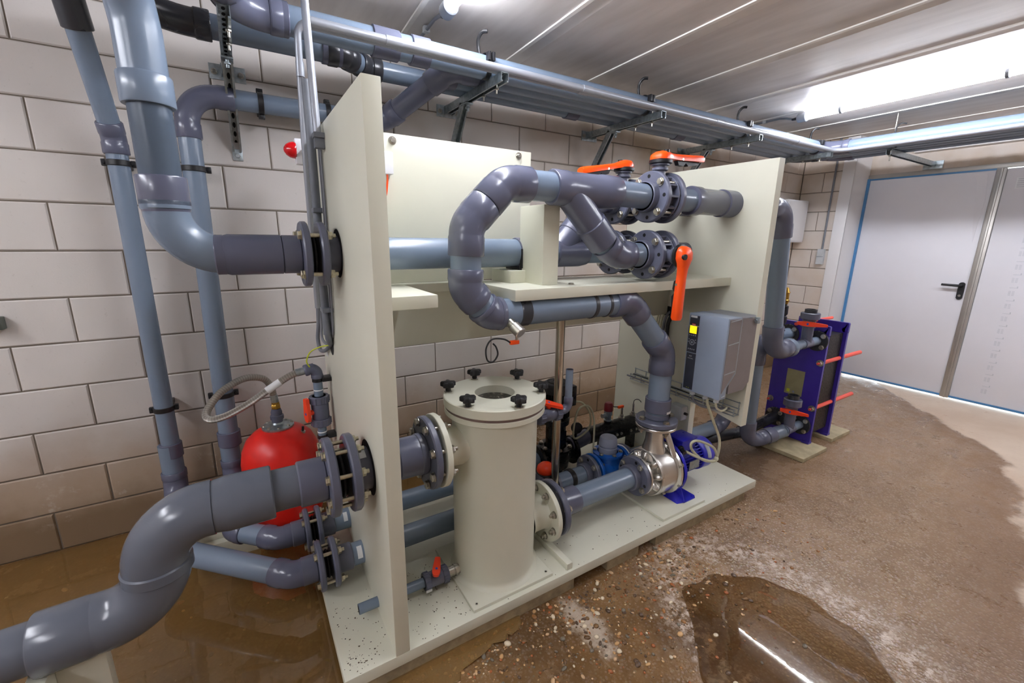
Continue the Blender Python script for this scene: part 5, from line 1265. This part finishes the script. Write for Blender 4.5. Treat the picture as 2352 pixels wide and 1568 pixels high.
part('cable', MB().sweep(catmull([(.535, 1.82, 1.772), (.534, 1.82, 1.75), (.528, 1.825, 1.70), (.515, 1.83, 1.66)], 6), .004, 8), 'orange', t, 'orange cable')

# ------------------------------------------------------------------ red vessel, braided hose, valve on the panel
vx, vy = .068, 2.37
t = thing('expansion_vessel', 'red expansion vessel standing by the wall behind the thick grey S-bend', 'vessel', (vx, vy, 0))
part('body', MB().lathe((vx, vy, .03), (0, 0, 1), [(0, 0), (.002, .08), (.02, .135), (.06, .17), (.12, .183), (.38, .183), (.44, .174), (.49, .152), (.525, .118), (.548, .075), (.555, .0)], 64), 'red_vessel', t)
part('foot_ring', MB().lathe((vx, vy, 0), (0, 0, 1), [(0, .115), (.045, .12), (.045, .112), (0, .108)], 40), 'red_vessel', t)
lp = part('top_plate', MB().lathe((vx, vy, .572), (0, 0, 1), [(0, .07), (.006, .074), (.016, .074), (.02, .06), (.026, .03), (.034, .024), (.034, 0)], 40), 'zinc', t)
for k in range(8):
    a = 2*pi*k/8; inst('bolt', bolt_mesh(.002, .008, tail=False), lp, (vx+cos(a)*.062, vy+sin(a)*.062, .588))
part('air_valve', MB().cyl((vx+.105, vy-.06, .545), (vx+.107, vy-.061, .555), .012, seg=16).cyl((vx+.105, vy-.06, .55), (vx+.108, vy-.062, .578), .006, seg=12, mi=1), ['steel_bolt', 'black_plastic'], t)
ns = part('nipple', MB().lathe((vx, vy, .60), (0, 0, 1), [(0, .024), (.02, .026), (.022, .031), (.04, .031), (.044, .026), (.06, .026), (.075, .021), (.08, .0)], 28), 'pvc_fitting', t)
h = thing('braided_hose', 'looped braided steel hose from the red vessel to the grey elbow', 'hose', (vx, vy, .68))
part('nut', MB().hexa((vx, vy, .678), (0, 0, 1), .0225, .024).cyl((vx, vy, .70), (vx, vy, .712), .018, seg=20), 'brass', h, 'brass nut')
part('ferrule', MB().cyl((vx, vy, .71), (vx-.004, vy, .75), .0175, seg=24, ch=.002), 'zinc', h)
hp = [(vx-.004, vy, .745), (vx-.012, vy-.005, .80), (vx-.045, vy-.02, .85), (vx-.12, vy-.05, .868), (vx-.21, vy-.10, .835), (vx-.268, vy-.155, .775), (vx-.262, vy-.195, .748), (vx-.20, vy-.215, .758), (vx-.11, vy-.222, .80), (vx-.02, vy-.222, .855), (vx+.05, vy-.221, .895), (vx+.095, vy-.22, .912)]
part('hose', MB().sweep(catmull(hp, 12), .0155, 20, uv=1), 'braid', h)
tp = catmull(hp, 12)
part('paper_band', MB().sweep(tp[106:116], .0168, 20, cap=False), 'tape_white', h, 'white paper band')
e = V((1, 0, .16)).normalized(); a = V(hp[-1])
part('ferrule', MB().cyl(a-e*.005, a+e*.035, .0178, seg=24, ch=.002), 'zinc', h)
part('nut', MB().hexa(a+e*.035, e, .0235, .026), 'brass', h, 'brass nut')
xg, yg = .247, 2.15
t = thing('valve_riser', 'grey upright pipe with elbow on the panel back edge, feeding the braided hose', 'pipe', (xg, yg, .4))
pipe_run(t, [tuple(a+e*.055), (xg, yg, .927), (xg, yg, .30)], .0205, [.028], sock=[.02], seg=28, fr=1.25, lip=1.32)
part('pipe_section', MB().cyl(a+e*.05, a+e*.075, .024, seg=24), 'pvc_fitting', t)
for z in (.815, .60): part('seal', MB().ring((xg, yg, z), (0, 0, 1), .0222, .0205, .005, 24, ch=.0005), 'tape_white', t)
ball_valve('ball_valve', 'grey union ball valve with red-orange handle hanging down above the red vessel', (xg, yg, .71), (0, 0, 1), (-1, -.35, 0), r=.0205, hl=.075, L=.15, hdir=(0, 0, -1), hmat='red_handle')
for z, lb in ((.865, 'black clip holding the valve pipe just under its elbow'), (.575, 'black clip holding the valve pipe below its red handle')):
    c = thing('pipe_clamp', lb, 'clamp', (.307, yg, z), 'black clips of the valve pipe')
    part('ring', MB().ring((xg, yg, z), (0, 0, 1), .0245, .0206, .018, 28, ch=.001), 'black_plastic', c)
    part('foot', MB().rbox((xg+.018, yg-.026, z-.009), (.3068, yg+.026, z+.012), .003), 'black_plastic', c)

# ------------------------------------------------------------------ small things on the walls
t = thing('anchor_fitting', 'small dark green fitting on the block wall at the left edge', 'fitting', (-.915, YW, 1.15))
part('block', MB().rbox((-.97, YW-.045, 1.12), (-.90, YW-.0005, 1.175), .006), 'hex_green', t)
part('hook', MB().rbox((-.945, YW-.06, 1.13), (-.915, YW-.04, 1.165), .004), 'zinc', t)
t = thing('light_switch', 'small grey surface switch with conduit on the pier beside the white doors', 'switch', (PX, 2.40, 1.29))
part('box', MB().rbox((PX-.04, 2.365, 1.29), (PX-.0005, 2.435, 1.46), .006), 'grey_light', t)
part('cover_seam', MB().box((PX-.0415, 2.367, 1.375), (PX-.0395, 2.433, 1.379)), 'grey_duct', t)
part('conduit', MB().cyl((PX-.012, 2.40, 1.46), (PX-.012, 2.40, CZ), .0095, seg=14), 'grey_duct', t)
t = thing('cabinet', 'pale grey wall cabinet in the corner behind the dark riser pipe', 'cabinet', (5.4, YW, 1.5))
part('body', MB().rbox((5.12, 2.60, 1.53), (5.55, YW-.0005, 1.985), .006), 'white_plastic', t)
part('door', MB().rbox((5.135, 2.592, 1.545), (5.535, 2.60, 1.97), .003), 'white_paint', t)

# ------------------------------------------------------------------ water and gravel on the floor
def blob(cx, cy, rx, ry, n=110, seed=1, jag=.16, fn=None):
    rnd = random.Random(seed); ph = [(k, rnd.uniform(0, 2*pi), rnd.uniform(.4, 1)/k**.75) for k in range(2, 16)]
    P = []
    for i in range(n):
        a = 2*pi*i/n; r = 1+jag*sum(w*sin(k*a+p) for k, p, w in ph)
        P.append((cx+rx*r*cos(a), cy+ry*r*sin(a)))
    return P
def puddle(name, P, z, label, mt='puddle_water'):
    n = len(P); cx = sum(p[0] for p in P)/n; cy = sum(p[1] for p in P)/n
    sh = lambda k, zz: [(cx+(x-cx)*k, cy+(y-cy)*k, zz) for x, y in P]
    m = MB(); vs = sh(1, .0006)+sh(.992, z*.7)+sh(.975, z)
    fs = [(l*n+i, l*n+(i+1) % n, (l+1)*n+(i+1) % n, (l+1)*n+i) for l in range(2) for i in range(n)]+[list(range(2*n, 3*n))]
    m.add(vs, fs); return solo(name, m, mt, label, 'puddle')
rim = catmull([(-2.2, .5, 0), (-1.2, .45, 0), (-.5, .55, 0), (-.08, .66, 0), (.12, .86, 0), (.33, .98, 0), (.5, 1.13, 0), (.80, 1.20, 0)], 12)
rr = random.Random(4)
puddle('puddle', [(p.x+rr.uniform(-.012, .012), p.y+rr.uniform(-.012, .012)) for p in rim]+[(.85, 1.3), (.85, 2.3), (.9, 2.72), (-2.2, 2.725)], .008, 'broad brown puddle covering the floor by the left wall', 'muddy_water')
puddle('puddle', blob(1.62, .60, .34, .38, n=260, seed=21, jag=.10), .003, 'shallow puddle mirroring the ceiling lamp in the middle of the floor')
rnd = random.Random(11); m = MB()
ico = bmesh.new(); bmesh.ops.create_icosphere(ico, subdivisions=2, radius=1)
IV = [v.co.copy() for v in ico.verts]; IF = [[v.index for v in f.verts] for f in ico.faces]; ico.free()
for k in range(2300):
    if k < 1800: x, y = rnd.uniform(.15, 1.75), min(1.225, 1.23-abs(rnd.gauss(0, .3)))
    elif k < 2000: x, y = rnd.uniform(1.5, 2.5), rnd.uniform(.75, 1.225)
    else: x, y = rnd.uniform(-1.2, .12), rnd.uniform(.75, 2.5)
    s = rnd.uniform(.002, .007) if rnd.random() < .85 else rnd.uniform(.007, .0135)
    a = rnd.uniform(0, pi); e = rnd.uniform(.55, .95); h = rnd.uniform(.3, .6)
    c, q = cos(a), sin(a); jx, jy = rnd.uniform(.8, 1.2), rnd.uniform(-.25, .25)
    m.add([(x+s*(c*v.x*jx-q*v.y*e), y+s*(q*v.x*jx+c*v.y*e), s*h*(v.z+.25+jy*v.x)) for v in IV], IF)
solo('pebbles', m, 'pebble', 'loose small pebbles strewn over the wet floor in front of the skid', 'pebbles', kind='stuff')
# ------------------------------------------------------------------ picture settings
vs = SC.view_settings
SC.display_settings.display_device = 'sRGB'
vs.view_transform = 'Standard'; vs.look = 'None'; vs.exposure = EXPOSURE; vs.gamma = 1.0; vs.use_curve_mapping = False
